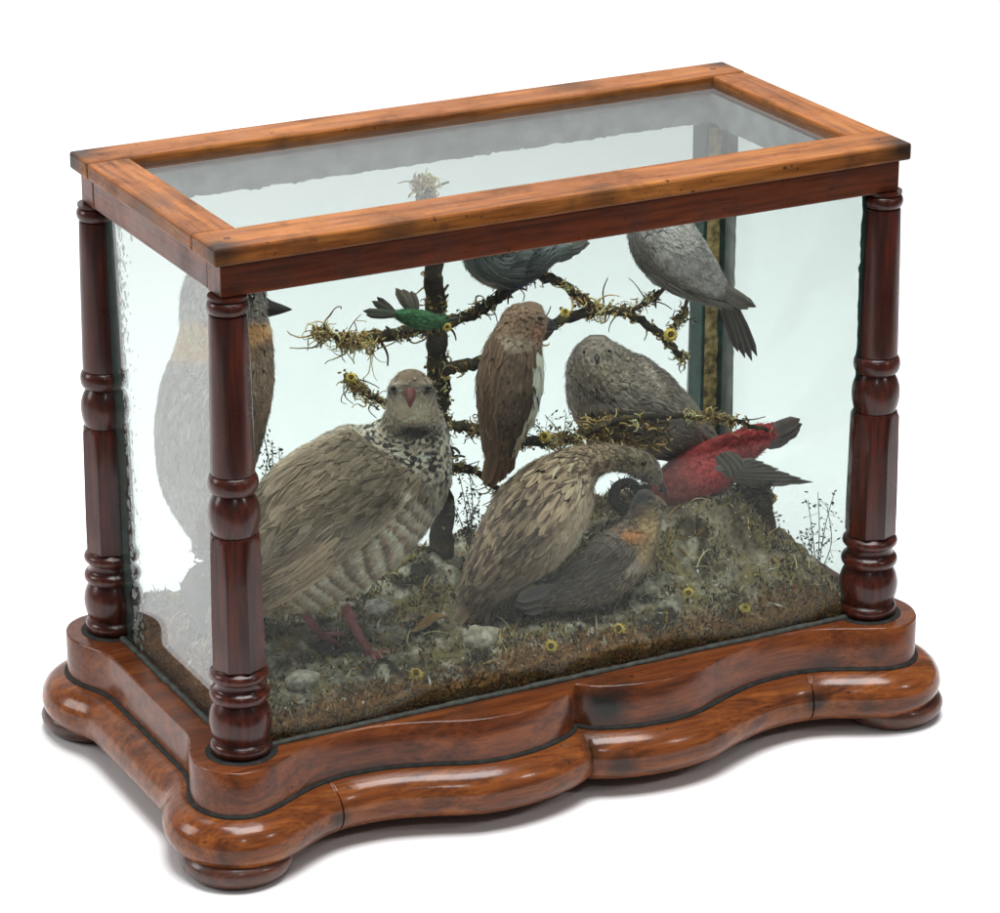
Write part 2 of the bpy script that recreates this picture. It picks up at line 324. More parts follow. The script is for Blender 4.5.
# lid frame with butt joints
ov = .0150; lx0, lx1, ly0, ly1 = .0205, .5425, .0285, .2345; z0, z1 = .3870, H
lid = bx('lid_rail', (-ov, -ov, z0), (W+ov, ly0, z1), wood_lid_x, .0022); bx('lid_rail', (-ov, ly1, z0), (W+ov, D+ov, z1), wood_lid_x, .0022)
bx('lid_rail', (-ov+.0003, ly0+.0002, z0+.0002), (lx0, ly1-.0002, z1-.0004), wood_lid_y, .0022); bx('lid_rail', (lx1, ly0+.0002, z0+.0002), (W+ov-.0003, ly1-.0002, z1-.0004), wood_lid_y, .0022)
for p in ((.004, .007, H), (W-.004, .007, H), (.004, D-.004, H), (W-.006, D-.004, H)):
    p = np.array(p); V, F = lathe([(.0028, -.002), (.0028, .0001), (.0022, .0003)], 12); part('peg', V+p, F, m_peg, case)
# rebate strip between lid and rail: its dark colour paints the shade of the gap
bx('gap_shade', (-.004, -.004, zr1-.001), (W+.004, .008, z0+.001), m_putty_gap, .0002)
# glass
def pane(a, b, mat): return MB().box(a, b).build('glass_pane', mat, case, smooth=False)
pane((.004, -.0012, .0005), (W-.004, .0012, .3610), g_front)
pane((.004, D-.0012, .0005), (W-.004, D+.0012, .3610), g_front)
pane((-.0012, .004, .0005), (.0012, D-.004, .3610), g_side); pane((W-.0012, .004, .0005), (W+.0012, D-.004, .3610), g_right)
pane((lx0-.006, ly0-.006, .3925), (lx1+.006, ly1+.006, .3948), g_top)
# bead of putty round the foot of the panes
mb = MB()
for a, b in (((.015, -.0045, 0), (W-.015, -.0014, .0042)), ((-.0045, .015, 0), (-.0014, D-.015, .0042)), ((W+.0014, .015, 0), (W+.0045, D-.015, .0042)), ((.015, D+.0014, 0), (W-.015, D+.0045, .0042))):
    a = np.array(a); b = np.array(b); ax = 0 if b[0]-a[0] > b[1]-a[1] else 1; n = 60; P = []
    for t in np.linspace(0, 1, n):
        p = (a+b)/2; p[2] = .0006; p[ax] = a[ax]+(b[ax]-a[ax])*t; p += (RS.rand(3)-.5)*.0006; P.append(p)
    mb.tube(P, [.0022+.0008*RS.rand() for _ in range(n)], 6)
mb.build('putty_bead', m_putty_gap, case)
# sealing strips pasted inside the corners, with torn edges
def strip(name, mat, o0, along, across, length, width, thick, n=70, torn=.3, off=0):
    o0 = np.asarray(o0, float); along = np.asarray(along, float); across = np.asarray(across, float); nrm = np.cross(along, across); V = []; w = width
    ph = RS.rand()*50
    for i in range(n+1):
        t = i/n; ww = width*(1+torn*(1.2*noise.noise(Vector((t*length*60+ph, 1, 0)))+.9*noise.noise(Vector((t*length*260+ph, 7, 0)))))
        p = o0+along*t*length
        V += [p, p+across*ww, p+nrm*thick, p+across*ww+nrm*thick]
    F = []
    for i in range(n):
        a = 4*i; b = a+4; F += [(a, a+1, b+1, b), (a+2, b+2, b+3, a+3), (a+1, a+3, b+3, b+1), (a, b, b+2, a+2)]
    return part(name, V, F, mat, case, smooth=False)
z_in = .0005
X, Y, Z = np.eye(3)
strip('sealing_strip', m_paint, (.0016, D-.014, z_in), Z, -Y, .36, .020, .0004, torn=.35)
strip('sealing_strip', m_paint, (.0022, D-.0022, z_in), Z, X, .36, .012, .0004, torn=.1)
cp = bevel(MB().box((W-.0232, D-.0234, .0006), (W-.0016, D-.0016, .3600)).build('corner_post', m_paint, case, smooth=False), .0008)
strip('patterned_strip', m_paper, (W-.0205, D-.0236, z_in), Z, X, .355, .0125, -.0004, torn=.12)
strip('lining_strip', m_lining, (W-.0026, D-.0245, z_in), Z, -Y, .36, .016, .0004, torn=.14)
strip('sealing_strip', m_paint, (W-.014, .0022, z_in), Z, -X, .36, .0045, .0004, torn=.5)
# paper lining on the inner faces of the top rails and a torn band along the top of the panes
strip('lining_strip', m_lining, (.0165, D-.0170, .3855), X, -Z, W-.033, .026, .0004, 260, torn=.07)
strip('lining_strip', m_lining, (W-.0170, .0165, .3855), Y, -Z, D-.033, .026, .0004, 160, torn=.07)
# silvery flakes beside the painted strip on the left pane
mb = MB()
for i in range(420):
    z = RS.rand()*.355+.003; y = D-.036-abs(RS.randn())*.011; r = .0006+.0016*RS.rand()**2; a = RS.rand(6)*.6+np.arange(6)*math.pi/3
    P = [(.0018, y+r*math.cos(t)*(.5+RS.rand()), z+r*1.5*math.sin(t)*(.5+RS.rand())) for t in a]
    mb.add(np.vstack([P, np.array(P)+[.0003, 0, 0]]), [tuple(range(6)), tuple(range(11, 5, -1))]+[(k, k+6, (k+1) % 6+6, (k+1) % 6) for k in range(6)])
mb.build('paint_flaking', m_flake, case, smooth=False)['kind'] = 'stuff'
# ------------------------------------------------------------------ ground inside the case
gx0, gx1, gy0, gy1 = .0045, W-.0045, .0045, D-.0045
def gh(x, y):
    v = .010+.013*float(sm(0, .05, y))
    v += .056*math.exp(-((x-.480)/.075)**2-((y-.150)/.075)**2)+.014*math.exp(-((x-.40)/.07)**2-((y-.12)/.05)**2)
    v += .024*math.exp(-((x-.235)/.05)**2-((y-.165)/.05)**2)+.010*math.exp(-((x-.09)/.10)**2-((y-.16)/.07)**2)
    v *= float(.55+.45*sm(0, .03, x))*float(.6+.4*sm(0, .05, W-x))
    v += .010*fbm(x, y, 0, 22, 4)+.0035*abs(fbm(x, y, 3, 60, 3))+.002*fbm(x, y, 8, 130, 2)
    return max(v, .002)
nx, ny = 260, 125; V = []; Kc = []
rust = np.array((.115, .058, .018)); grey = np.array((.125, .128, .105)); dark = np.array((.022, .021, .016)); pale = np.array((.30, .31, .27)); oliv = np.array((.11, .095, .035))
def gcol(x, y):
    a = fbm(x, y, 1, 30, 4); b = fbm(x, y, 5, 55, 4); d = fbm(x, y, 9, 120, 3)
    c = grey*(1+.5*d); c = c+(np.array((.10, .075, .035))-c)*float(sm(-.05, .25, fbm(x, y, 14, 9, 3)))*.5; c = c+(dark-c)*float(sm(.0, .35, a)); c = c+(pale-c)*float(sm(.10, .45, b))*.85; c = c+(oliv-c)*float(sm(.1, .4, -a))*.8
    e = float(sm(.030, .012, y+.012*a))+float(sm(.03, .012, x+.01*a)); e = min(e, 1); c = c+(rust*(1+.6*d)-c)*e*.9
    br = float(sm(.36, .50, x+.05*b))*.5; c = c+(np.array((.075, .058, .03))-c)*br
    return np.clip(c, .008, 1)
for j in range(ny+1):
    for i in range(nx+1):
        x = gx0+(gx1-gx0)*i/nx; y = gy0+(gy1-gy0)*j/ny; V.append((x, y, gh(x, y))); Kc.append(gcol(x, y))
F = [(j*(nx+1)+i, j*(nx+1)+i+1, (j+1)*(nx+1)+i+1, (j+1)*(nx+1)+i) for j in range(ny) for i in range(nx)]
rim = [i for i in range(nx+1)]+[j*(nx+1)+nx for j in range(1, ny+1)]+[ny*(nx+1)+i for i in range(nx-1, -1, -1)]+[j*(nx+1) for j in range(ny-1, 0, -1)]
b0 = len(V); V += [(V[k][0], V[k][1], .0004) for k in rim]; Kc += [Kc[k] for k in rim]; m = len(rim)
F += [(rim[(k+1) % m], rim[k], b0+k, b0+(k+1) % m) for k in range(m)]+[tuple(b0+k for k in range(m))[::-1]]
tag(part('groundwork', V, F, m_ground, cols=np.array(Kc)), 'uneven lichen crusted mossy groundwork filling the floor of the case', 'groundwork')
# moss: uncountable tiny blades
mb = MB(); tv = []; tf = []; tk = []; n0 = 0
for i in range(30000):
    x = gx0+.004+RS.rand()*(gx1-gx0-.008); y = gy0+.003+RS.rand()*(gy1-gy0-.006)
    dn = fbm(x, y, 2, 38, 3)
    edge = y < .028 or x < .02
    if dn < .03 and not edge: continue
    z = gh(x, y)-.0005; L_ = (.0025+.0055*RS.rand()**2)*(1.0 if not edge else .9); w = .0005+.0006*RS.rand(); a = RS.rand()*6.28; l = RS.rand()*.9
    d = np.array((math.cos(a)*l, math.sin(a)*l, 1)); d /= np.linalg.norm(d); sd = np.array((-math.sin(a), math.cos(a), 0))
    c = (rust if edge and RS.rand() < .75 else (oliv if RS.rand() < .55 else (dark if RS.rand() < .5 else np.array((.16, .15, .10)))))*(.6+.9*RS.rand())
    p = np.array((x, y, z)); md = p+d*L_*.55+sd*.0004; tp = p+d*L_+np.array((math.cos(a), math.sin(a), -.3))*L_*.25
    tp[0] = min(max(tp[0], gx0), gx1); tp[1] = min(max(tp[1], gy0-.001), gy1)
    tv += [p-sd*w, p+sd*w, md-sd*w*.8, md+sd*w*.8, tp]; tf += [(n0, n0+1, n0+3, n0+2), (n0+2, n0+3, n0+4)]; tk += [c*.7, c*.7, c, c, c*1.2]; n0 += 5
for i in range(5200):
    fr = i % 4; x = gx0+RS.rand()*(gx1-gx0); y = gy0
    if fr == 3: x, y = gx0, gy0+RS.rand()*(gy1-gy0)
    z = .0008+RS.rand()*(gh(x, y)-.001); a = RS.randn()*1.2; L_ = .0022+.003*RS.rand(); o_ = -.0011-.0008*RS.rand(); c = (rust if RS.rand() < .6 else oliv if RS.rand() < .6 else dark)*(.6+1.1*RS.rand())
    t_ = np.array((math.sin(a), 0, math.cos(a))) if fr < 3 else np.array((0, math.sin(a), math.cos(a))); sd = np.array((math.cos(a), 0, -math.sin(a)))*.0006 if fr < 3 else np.array((0, math.cos(a), -math.sin(a)))*.0006; ou = np.array((0, o_, 0)) if fr < 3 else np.array((o_, 0, 0)); p = np.array((x, y, z))
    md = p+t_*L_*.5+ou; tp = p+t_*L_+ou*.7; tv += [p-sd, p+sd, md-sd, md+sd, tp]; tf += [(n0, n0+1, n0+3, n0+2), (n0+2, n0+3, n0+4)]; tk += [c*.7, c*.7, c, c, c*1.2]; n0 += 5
for i in range(420):
    x = gx0+.01+RS.rand()*(gx1-gx0-.02); y = gy0+.012+RS.rand()*(gy1-gy0-.03); z = gh(x, y); a = RS.rand()*6.28; L_ = .010+.016*RS.rand(); bend = RS.randn()*.7; c = np.array(((.30, .24, .10), (.20, .13, .05), (.09, .07, .035), (.36, .32, .20))[RS.randint(4)])*(.5+.6*RS.rand())
    for k in range(5):
        t = k/4; q = np.array((x+math.cos(a)*L_*t*(.5+.4*t), y+math.sin(a)*L_*t*(.5+.4*t), z+L_*.75*math.sin(t*2.2)*(.5+.3*bend))); q[0] = min(max(q[0], gx0), gx1); q[1] = min(max(q[1], gy0), gy1); sd = np.array((-math.sin(a), math.cos(a), .3))*.0006*(1-.7*t)
        tv += [q-sd, q+sd]; tk += [c, c]
    tf += [(n0+2*k, n0+2*k+1, n0+2*k+3, n0+2*k+2) for k in range(4)]; n0 += 10
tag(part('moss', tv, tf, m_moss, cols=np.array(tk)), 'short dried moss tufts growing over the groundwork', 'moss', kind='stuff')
tv = []; tf = []; tk = []; n0 = 0
LIT = [np.array(c) for c in ((.30, .30, .25), (.20, .20, .16), (.035, .03, .022), (.06, .05, .03), (.22, .15, .05), (.13, .075, .03), (.40, .39, .33), (.16, .14, .06))]
for i in range(4200):
    x = gx0+.003+RS.rand()*(gx1-gx0-.006); y = gy0+.002+RS.rand()**1.3*(gy1-gy0-.004); z = gh(x, y); r_ = .0006+.0017*RS.rand()**2.5; c = LIT[RS.randint(8)]*(.6+.7*RS.rand()); d = RS.randn(3); d /= np.linalg.norm(d); e = np.cross(d, RS.randn(3)); e /= np.linalg.norm(e); g = np.cross(d, e); p = np.array((x, y, z+r_*.4)); st = 1+2.5*(RS.rand() < .25)
    tv += [p-d*r_*st, p+e*r_*.7, p+d*r_*st, p-e*r_*.7, p+g*r_*.5, p-g*r_*.5]; tf += [(n0+a, n0+b, n0+cc) for a, b, cc in ((0, 1, 4), (1, 2, 4), (2, 3, 4), (3, 0, 4), (1, 0, 5), (2, 1, 5), (3, 2, 5), (0, 3, 5))]; tk += [c]*6; n0 += 6
tv = np.array(tv); tv[:, 1] = np.maximum(tv[:, 1], gy0-.001); tv[:, 0] = np.clip(tv[:, 0], gx0, gx1)
tag(part('litter', tv, tf, m_moss, cols=np.array(tk), smooth=False), 'fine dry litter of bark chips and lichen flakes over the groundwork', 'litter', kind='stuff')
def curl(mb, p, d, L_, r, col, n=10, k=1.0, droop=0):
    p = np.array(p, float); d = np.array(d, float); d /= np.linalg.norm(d); P = [p.copy()]; ax = RS.randn(3); ax /= np.linalg.norm(ax)
    for i in range(n):
        ax = ax+RS.randn(3)*.35; ax /= np.linalg.norm(ax); d = d+np.cross(ax, d)*.38*k+RS.randn(3)*.12*k; d[2] -= droop; d /= np.linalg.norm(d); p = p+d*L_/n; P.append(p.copy())
    rr = np.linspace(r, r*.45, n+1); mb.tube(P, rr, 4, np.tile(col, (n+1, 1))*(.7+.6*RS.rand(n+1, 1)))
# ------------------------------------------------------------------ tree
LICH = [np.array(c) for c in ((.36, .27, .12), (.25, .18, .08), (.13, .10, .055), (.42, .35, .19))]
tb = at(440, 520, y=.17); tree = thing('branching_tree', 'dark lichen hung little tree with bare spreading branches in the middle of the case', 'tree', (tb[0], tb[1], gh(tb[0], tb[1])-.004))
BARK = np.array((.062, .050, .038))
def branch(name, pts, r0, r1, lich=20, sub=6, llen=.02, curlk=1.0, twig=3, lcol=None):
    P = catmull(np.array([at(a, b, y=c) for a, b, c in pts]), sub); n = len(P); P = P+RS.randn(n, 3)*.0007
    R = np.linspace(r0, r1, n)*(1+.25*(RS.rand(n)-.5)); mb = MB()
    cc = np.tile(BARK, (n, 1))*(.7+.8*RS.rand(n, 1)); g = RS.rand(n) < .22; cc[g] = np.array((.12, .095, .04))
    mb.tube(P, R, 9, cc, lump=.35)
    T = np.gradient(P, axis=0); KC = RS.randint(0, n, 9); KC[0] = n-1 if name == 'trunk' else KC[0]; pick = lambda: int(np.clip(KC[RS.randint(9)]+RS.randn()*n*.045, 0, n-1)) if RS.rand() < .8 else RS.randint(n)
    for i in range(twig):                                   # bare side twigs
        k = RS.randint(1, n-1); d = T[k]/np.linalg.norm(T[k])*.6+RS.randn(3)*.6; curl(mb, P[k], d, .016+.016*RS.rand(), max(r1*.35, .0008), BARK*1.3, 8, .45)
    o = mb.build(name, m_bark, tree, cols=True)
    if lich:
        ml = MB()
        for i in range(lich):
            k = pick(); d = RS.randn(3); d[2] -= .3; c = LICH[RS.randint(len(LICH))] if lcol is None else lcol
            p0 = P[k]+d/np.linalg.norm(d)*R[k]*.8
            curl(ml, p0, d, llen*(.4+1.1*RS.rand()**1.5), .0005+.0006*RS.rand(), c, 13, curlk*(.6+.8*RS.rand()), .05)
            if RS.rand() < .5:
                for _ in range(7):
                    e = RS.randn(3); curl(ml, p0+RS.randn(3)*.0022, e, .004+.005*RS.rand(), .0007, c*(.6+.6*RS.rand()), 4, 1.3)
        for i in range(int(lich*2.2)):
            k = pick(); d = RS.randn(3); d /= np.linalg.norm(d); p0 = P[k]+d*R[k]*.9; c = LICH[RS.randint(4)]*(.5+.7*RS.rand())
            for _ in range(5):
                a_ = RS.randn(3)+d; a_ /= np.linalg.norm(a_); b_ = np.cross(a_, RS.randn(3)); b_ /= np.linalg.norm(b_); z_ = .0012+.0028*RS.rand(); q_ = p0+RS.randn(3)*.0012
                ml.add([q_, q_+a_*z_*.6+b_*z_*.45, q_+a_*z_+b_*z_*.15, q_+a_*z_*.95-b_*z_*.25, q_+a_*z_*.5-b_*z_*.4], [(0, 1, 2), (0, 2, 3), (0, 3, 4)], c*(.7+.5*RS.rand()))
        l = ml.build('lichen', m_moss, o, cols=True)
    return o
branch('trunk', [(443, 582, .17), (441, 524, .17), (440, 470, .17), (438, 420, .17), (438, 370, .172), (436, 320, .17), (434, 280, .168), (431, 235, .166), (427, 205, .165), (424, 182, .165)], .0108, .0064, 150, 6, .014, .9, 14)
TR = 0.17
branch('branch', [(436, 324, .17), (405, 332, .162), (372, 338, .155), (346, 341, .15)], .0058, .0038, 60, 6, .024, 1.1)
branch('branch', [(437, 412, .17), (405, 408, .166), (378, 400, .16), (358, 388, .155), (345, 376, .15)], .0040, .0022, 55, 6, .024, 1.1)
branch('branch', [(437, 326, .17), (462, 318, .165), (482, 308, .16), (500, 296, .158), (516, 284, .157), (534, 276, .157), (556, 280, .158), (576, 294, .158), (592, 308, .158)], .0046, .0034, 36, 6, .017)
branch('branch', [(438, 372, .17), (460, 366, .16), (486, 362, .15), (510, 356, .148), (535, 340, .15), (560, 322, .155), (590, 312, .158), (618, 311, .16), (640, 320, .162), (660, 334, .16), (672, 346, .16), (684, 358, .16)], .0056, .0028, 50, 6, .018)
branch('branch', [(628, 312, .161), (645, 302, .163), (660, 292, .165)], .0022, .0016, 8, 5, .014)
branch('branch', [(664, 336, .16), (676, 322, .165), (686, 312, .168)], .0020, .0014, 10, 5, .014)
branch('branch', [(439, 424, .17), (470, 428, .15), (500, 436, .13), (530, 442, .122), (558, 440, .12), (582, 436, .12), (606, 424, .12), (640, 417, .122), (680, 416, .125), (712, 418, .128), (740, 423, .13), (768, 430, .132)], .0044, .0018, 100, 6, .017, 1.0, 5)
branch('branch', [(346, 341, .15), (332, 336, .148), (316, 331, .146)], .0022, .0008, 40, 5, .028, 1.2)
branch('branch', [(440, 470, .17), (462, 468, .165), (480, 474, .16), (500, 492, .155)], .004, .002, 20, 5, .015)
# ------------------------------------------------------------------ birds
def quill(mb, P, w, nrm, base, tip, edge=None, cup=.15):
    P = np.asarray(P, float); n = len(P); T = np.gradient(P, axis=0); nrm = np.asarray(nrm, float); V = []; K = []
    prof = np.interp(np.linspace(0, 1, n), [0, .12, .5, .82, .95, 1], [.25, .7, 1, .85, .5, .08])
    for i in range(n):
        s = np.cross(T[i], nrm); s /= np.linalg.norm(s)+1e-12; t = i/(n-1); c = np.asarray(base)*(1-t)+np.asarray(tip)*t
        e = c if edge is None else c*(1-.75*t)+np.asarray(edge)*.75*t
        ww = w*prof[i]
        V += [P[i]+s*ww-nrm*ww*cup, P[i]+s*ww*.4, P[i]+nrm*w*.06, P[i]-s*ww*.4, P[i]-s*ww-nrm*ww*cup]; K += [e, c, c*.75, c, e]
    F = [(i*5+k, i*5+k+1, i*5+k+6, i*5+k+5) for i in range(n-1) for k in range(4)]
    mb.add(V, F, np.array(K))
class Bird:
    def __init__(s, name, label, nodes_, Y, cat='bird', nf=1500, fl=.011, fw=.36, lift=.0012, colf=None, sub=9, base_z=None, rough=0):
        nd = np.array(nodes_, float); q = catmull(nd, sub); q[:, 3:] = np.maximum(q[:, 3:], .6)
        s.cen = np.array([at(a, b, y=Y+dy) for a, b, dy in q[:, :3]]); s.Y = Y
        sc = np.array([mpp(p) for p in s.cen]); s.rw = q[:, 3]*sc; s.rd = q[:, 4]*sc; m = len(q); s.m = m
        T = np.gradient(s.cen, axis=0); T /= np.linalg.norm(T, axis=1)[:, None]; Vw = C-s.cen; Vw /= np.linalg.norm(Vw, axis=1)[:, None]
        # a frame that keeps facing the viewer's side of the case without spinning where the spine points at it
        A = np.cross(T, Vw); A /= np.linalg.norm(A, axis=1)[:, None]; B = np.cross(A, T)
        s.A, s.B, s.T = A, B, T; s.len = np.concatenate([[0], np.cumsum(np.linalg.norm(np.diff(s.cen, axis=0), axis=1))]); s.Lt = s.len[-1]
        s.colf = colf; nseg = 26
        lo = s.cen[:, 2].min()-s.rw.max()*.0
        bp = s.cen[np.argmax(s.rw)]; s.root = thing(name, label, cat, (bp[0], bp[1], (base_z if base_z is not None else (s.cen[:, 2]-np.maximum(s.rw, s.rd)).min())))
        th = np.arange(nseg)*2*math.pi/nseg; mb = MB()
        S = np.repeat(np.linspace(0, 1, m), nseg); TH = np.tile(th, m); P = s.surf(S, TH, -.0004)
        px, py = proj(P); k, k2, k3 = colf(S, np.sin(TH), np.cos(TH), px, py, RS.rand(len(S)))
        F = [(i*nseg+j, i*nseg+(j+1) % nseg, (i+1)*nseg+(j+1) % nseg, (i+1)*nseg+j) for i in range(m-1) for j in range(nseg)]
        F += [tuple(range(nseg))[::-1], tuple((m-1)*nseg+j for j in range(nseg))]
        mb.add(P, F, k*.8)
        # covering feathers that follow the body, laid from the tail towards the head
        wgt = (s.rw+s.rd); cdf = np.cumsum(wgt*np.gradient(s.len)); cdf = np.concatenate([[0], cdf])/cdf[-1]
        S = np.interp(RS.rand(nf), cdf, np.linspace(0, 1, m+1)); TH = RS.rand(nf)*2*math.pi
        rl = np.interp(S, np.linspace(0, 1, m), s.rw); big = np.clip(rl/s.rw.max(), .35, 1)
        s.feathers(mb, S, TH, fl*big*(.75+.5*RS.rand(nf)), fw, lift*big, 0)
        nd_ = int(nf*.45); S = np.interp(RS.rand(nd_), cdf, np.linspace(0, 1, m+1)); TH = RS.rand(nd_)*2*math.pi     # loose downy barbs
        s.feathers(mb, S, TH, fl*.75*np.clip(np.interp(S, np.linspace(0, 1, m), s.rw)/s.rw.max(), .35, 1)*(.6+.8*RS.rand(nd_)), .055, lift*1.5, .0004, skew=RS.randn(nd_)*.4, mo_amt=.4)
        s.body = mb.build('body', m_feather, s.root, cols=True)
    def surf(s, S, TH, h=0):
        x = np.clip(S, 0, 1)*(s.m-1); i = np.minimum(x.astype(int), s.m-2); f = (x-i)[:, None]
        g = lambda a: a[i]*(1-f)+a[i+1]*f
        rw = g(s.rw[:, None]); rd = g(s.rd[:, None]); hh = np.asarray(h); hh = hh[:, None] if hh.ndim else hh
        return g(s.cen)+g(s.A)*(rw+hh)*np.sin(TH)[:, None]+g(s.B)*(rd+hh)*np.cos(TH)[:, None]
    def feathers(s, mb, S, TH, L_, fw, lift, h0, cols=None, skew=None, mo_amt=.22):
        n = len(S); rl = np.interp(S, np.linspace(0, 1, s.m), (s.rw+s.rd)/2)+.001
        cf = cols or s.colf; rn = RS.rand(n); br = (.74+.5*RS.rand(n, 1))
        ts = np.array([0, .3, .62, .86, 1]); pf = np.array([.35, .9, 1, .72, .12]); sk = RS.randn(n)*.18 if skew is None else skew
        br = br*np.clip(1+mo_amt*mottle(s.surf(S, TH)), .35, 1.8); G = []; K = []
        for t, w in zip(ts, pf):
            Sb = S-L_*t/s.Lt; over = np.minimum(Sb, 0)*s.Lt; hgt = h0+.0003+lift*t**1.4*(.4+1.2*RS.rand(n) if False else 1)
            pm = s.surf(Sb, TH+sk*L_*t/rl); qx, qy = proj(pm); kb, kt, ke = [v*br for v in cf(np.maximum(Sb, 0), np.sin(TH), np.cos(TH), qx, qy, rn)]
            for a in (-1, -.4, 0, .4, 1):
                dth = a*L_*fw*w/rl+sk*L_*t/rl
                P = s.surf(Sb, TH+dth, hgt-(abs(a) == 1)*.0003*t)+s.T[0]*over[:, None]
                G.append(P); mid = kb*(1-t)+kt*t
                K.append(mid*(1-.8*t*(abs(a) == 1))+ke*.8*t*(abs(a) == 1)-(a == 0)*mid*.22)
        G = np.stack(G, 1).reshape(-1, 3); K = np.stack(K, 1).reshape(-1, 3)
        f0 = np.array([(i*5+k, i*5+k+1, i*5+k+6, i*5+k+5) for i in range(4) for k in range(4)])
        F = (f0[None]+25*np.arange(n)[:, None, None]).reshape(-1, 4)
        mb.add(G, F.tolist(), K)
    def wing(s, s0, s1, u0, u1, nrow=5, per=9, L0=.018, L1=.034, fw=.22, h=.002, lift=.0015, colf=None, name='wing'):
        """folded wing lying on the body between angles u0..u1, shoulder at s1, tip towards s0"""
        mb = MB()
        for r in range(nrow-1, -1, -1):
            t = r/(nrow-1); n = per+2*r
            S = np.full(n, s1-(s1-s0)*.62*t)+RS.randn(n)*.006; v = (np.arange(n)+.5)/n; TH = u0+(u1-u0)*v
            S = S-(s1-s0)*.12*np.abs(v-.35); L_ = (L0+(L1-L0)*t)*(.9+.2*RS.rand(n)); s.feathers(mb, S, TH, L_, fw, lift, h*(1.2-.6*t), colf, skew=RS.randn(n)*.04)
        nb = per*nrow; v = RS.rand(nb); t = RS.rand(nb); s.feathers(mb, s1-(s1-s0)*.75*t, u0+(u1-u0)*v, L0*(.7+.8*RS.rand(nb)), .06, lift*1.6, h*1.25, colf, skew=RS.randn(nb)*.4, mo_amt=.4)
        return mb.build(name, m_feather, s.root, cols=True)
    def fan(s, name, p0s, p1s, w, base, tip, edge=None, Y0=None, Y1=None, n=7, sag=0):
        mb = MB(); Y0 = s.Y if Y0 is None else Y0; Y1 = Y0 if Y1 is None else Y1
        for i, (a, b) in enumerate(zip(p0s, p1s)):
            y0 = Y0+i*.0009; A = at(a[0], a[1], y=y0); B = at(b[0], b[1], y=Y1+i*.0012); t = np.linspace(0, 1, n)[:, None]
            P = A*(1-t)+B*t; P[:, 2] -= sag*np.sin(t[:, 0]*math.pi); V = C-A; V /= np.linalg.norm(V)
            k = .8+.4*RS.rand(); quill(mb, P, w*mpp(A), V, np.array(base)*k, np.array(tip)*k, None if edge is None else np.array(edge))
        return mb.build(name, m_feather, s.root, cols=True)
    def eye(s, px, py, r, dy, pale=None):
        p = at(px, py, y=s.Y+dy); q = r*mpp(p)
        o = MB().ball(p, q, n=12, m=8).build('eye', m_eye, s.root)
        if pale is not None:
            V = C-p; V /= np.linalg.norm(V); P = [p+q*1.0*(np.array(RX)*math.cos(a)+np.array(UX)*math.sin(a)) for a in np.linspace(0, 2*math.pi, 13)]
            MB().tube(P, q*.3, 5).build('eye_ring', pale, o)
    def beak(s, pts, mat, n=10, flat=.75):
        nd = np.array(pts, float); q = catmull(nd, 5); P = np.array([at(a, b, y=s.Y+c) for a, b, c in q[:, :3]]); MB().tube(P, np.maximum(q[:, 3], .25)*mpp(P[0]), n).build('beak', mat, s.root)
    def leg(s, pts, r, toes, mat, toe_r=None):
        P = np.array([at(a, b, y=s.Y+c) for a, b, c in pts]); P = catmull(P, 4); k = mpp(P[0]); mb = MB(); mb.tube(P, np.linspace(r*1.15, r*.9, len(P))*k, 8)
        for t in toes:
            Q = np.vstack([P[-1:], [at(a, b, y=s.Y+c) for a, b, c in t]]); Q = catmull(Q, 4); mb.tube(Q, np.linspace(r*.8, r*.35, len(Q))*k, 6)
        return mb.build('leg', mat, s.root)
MOT = [(RS.randn(3)*f, RS.rand()*6.28, a) for f, a in ((40, .5), (40, .5), (70, .45), (70, .45), (120, .35), (120, .35), (200, .3), (200, .3), (330, .25), (330, .25))]
def mottle(P): return sum(a*np.sin(P@k+p) for k, p, a in MOT)[:, None]
A3 = lambda c: np.array(c, float)[None]
def mixc(a, b, t): return a+(b-a)*np.asarray(t)[:, None]
def gauss(px, py, cx, cy, rx, ry=None): return np.exp(-((px-cx)/rx)**2-((py-cy)/(ry or rx))**2)
def full_like(c, s): return np.tile(A3(c), (len(s), 1))
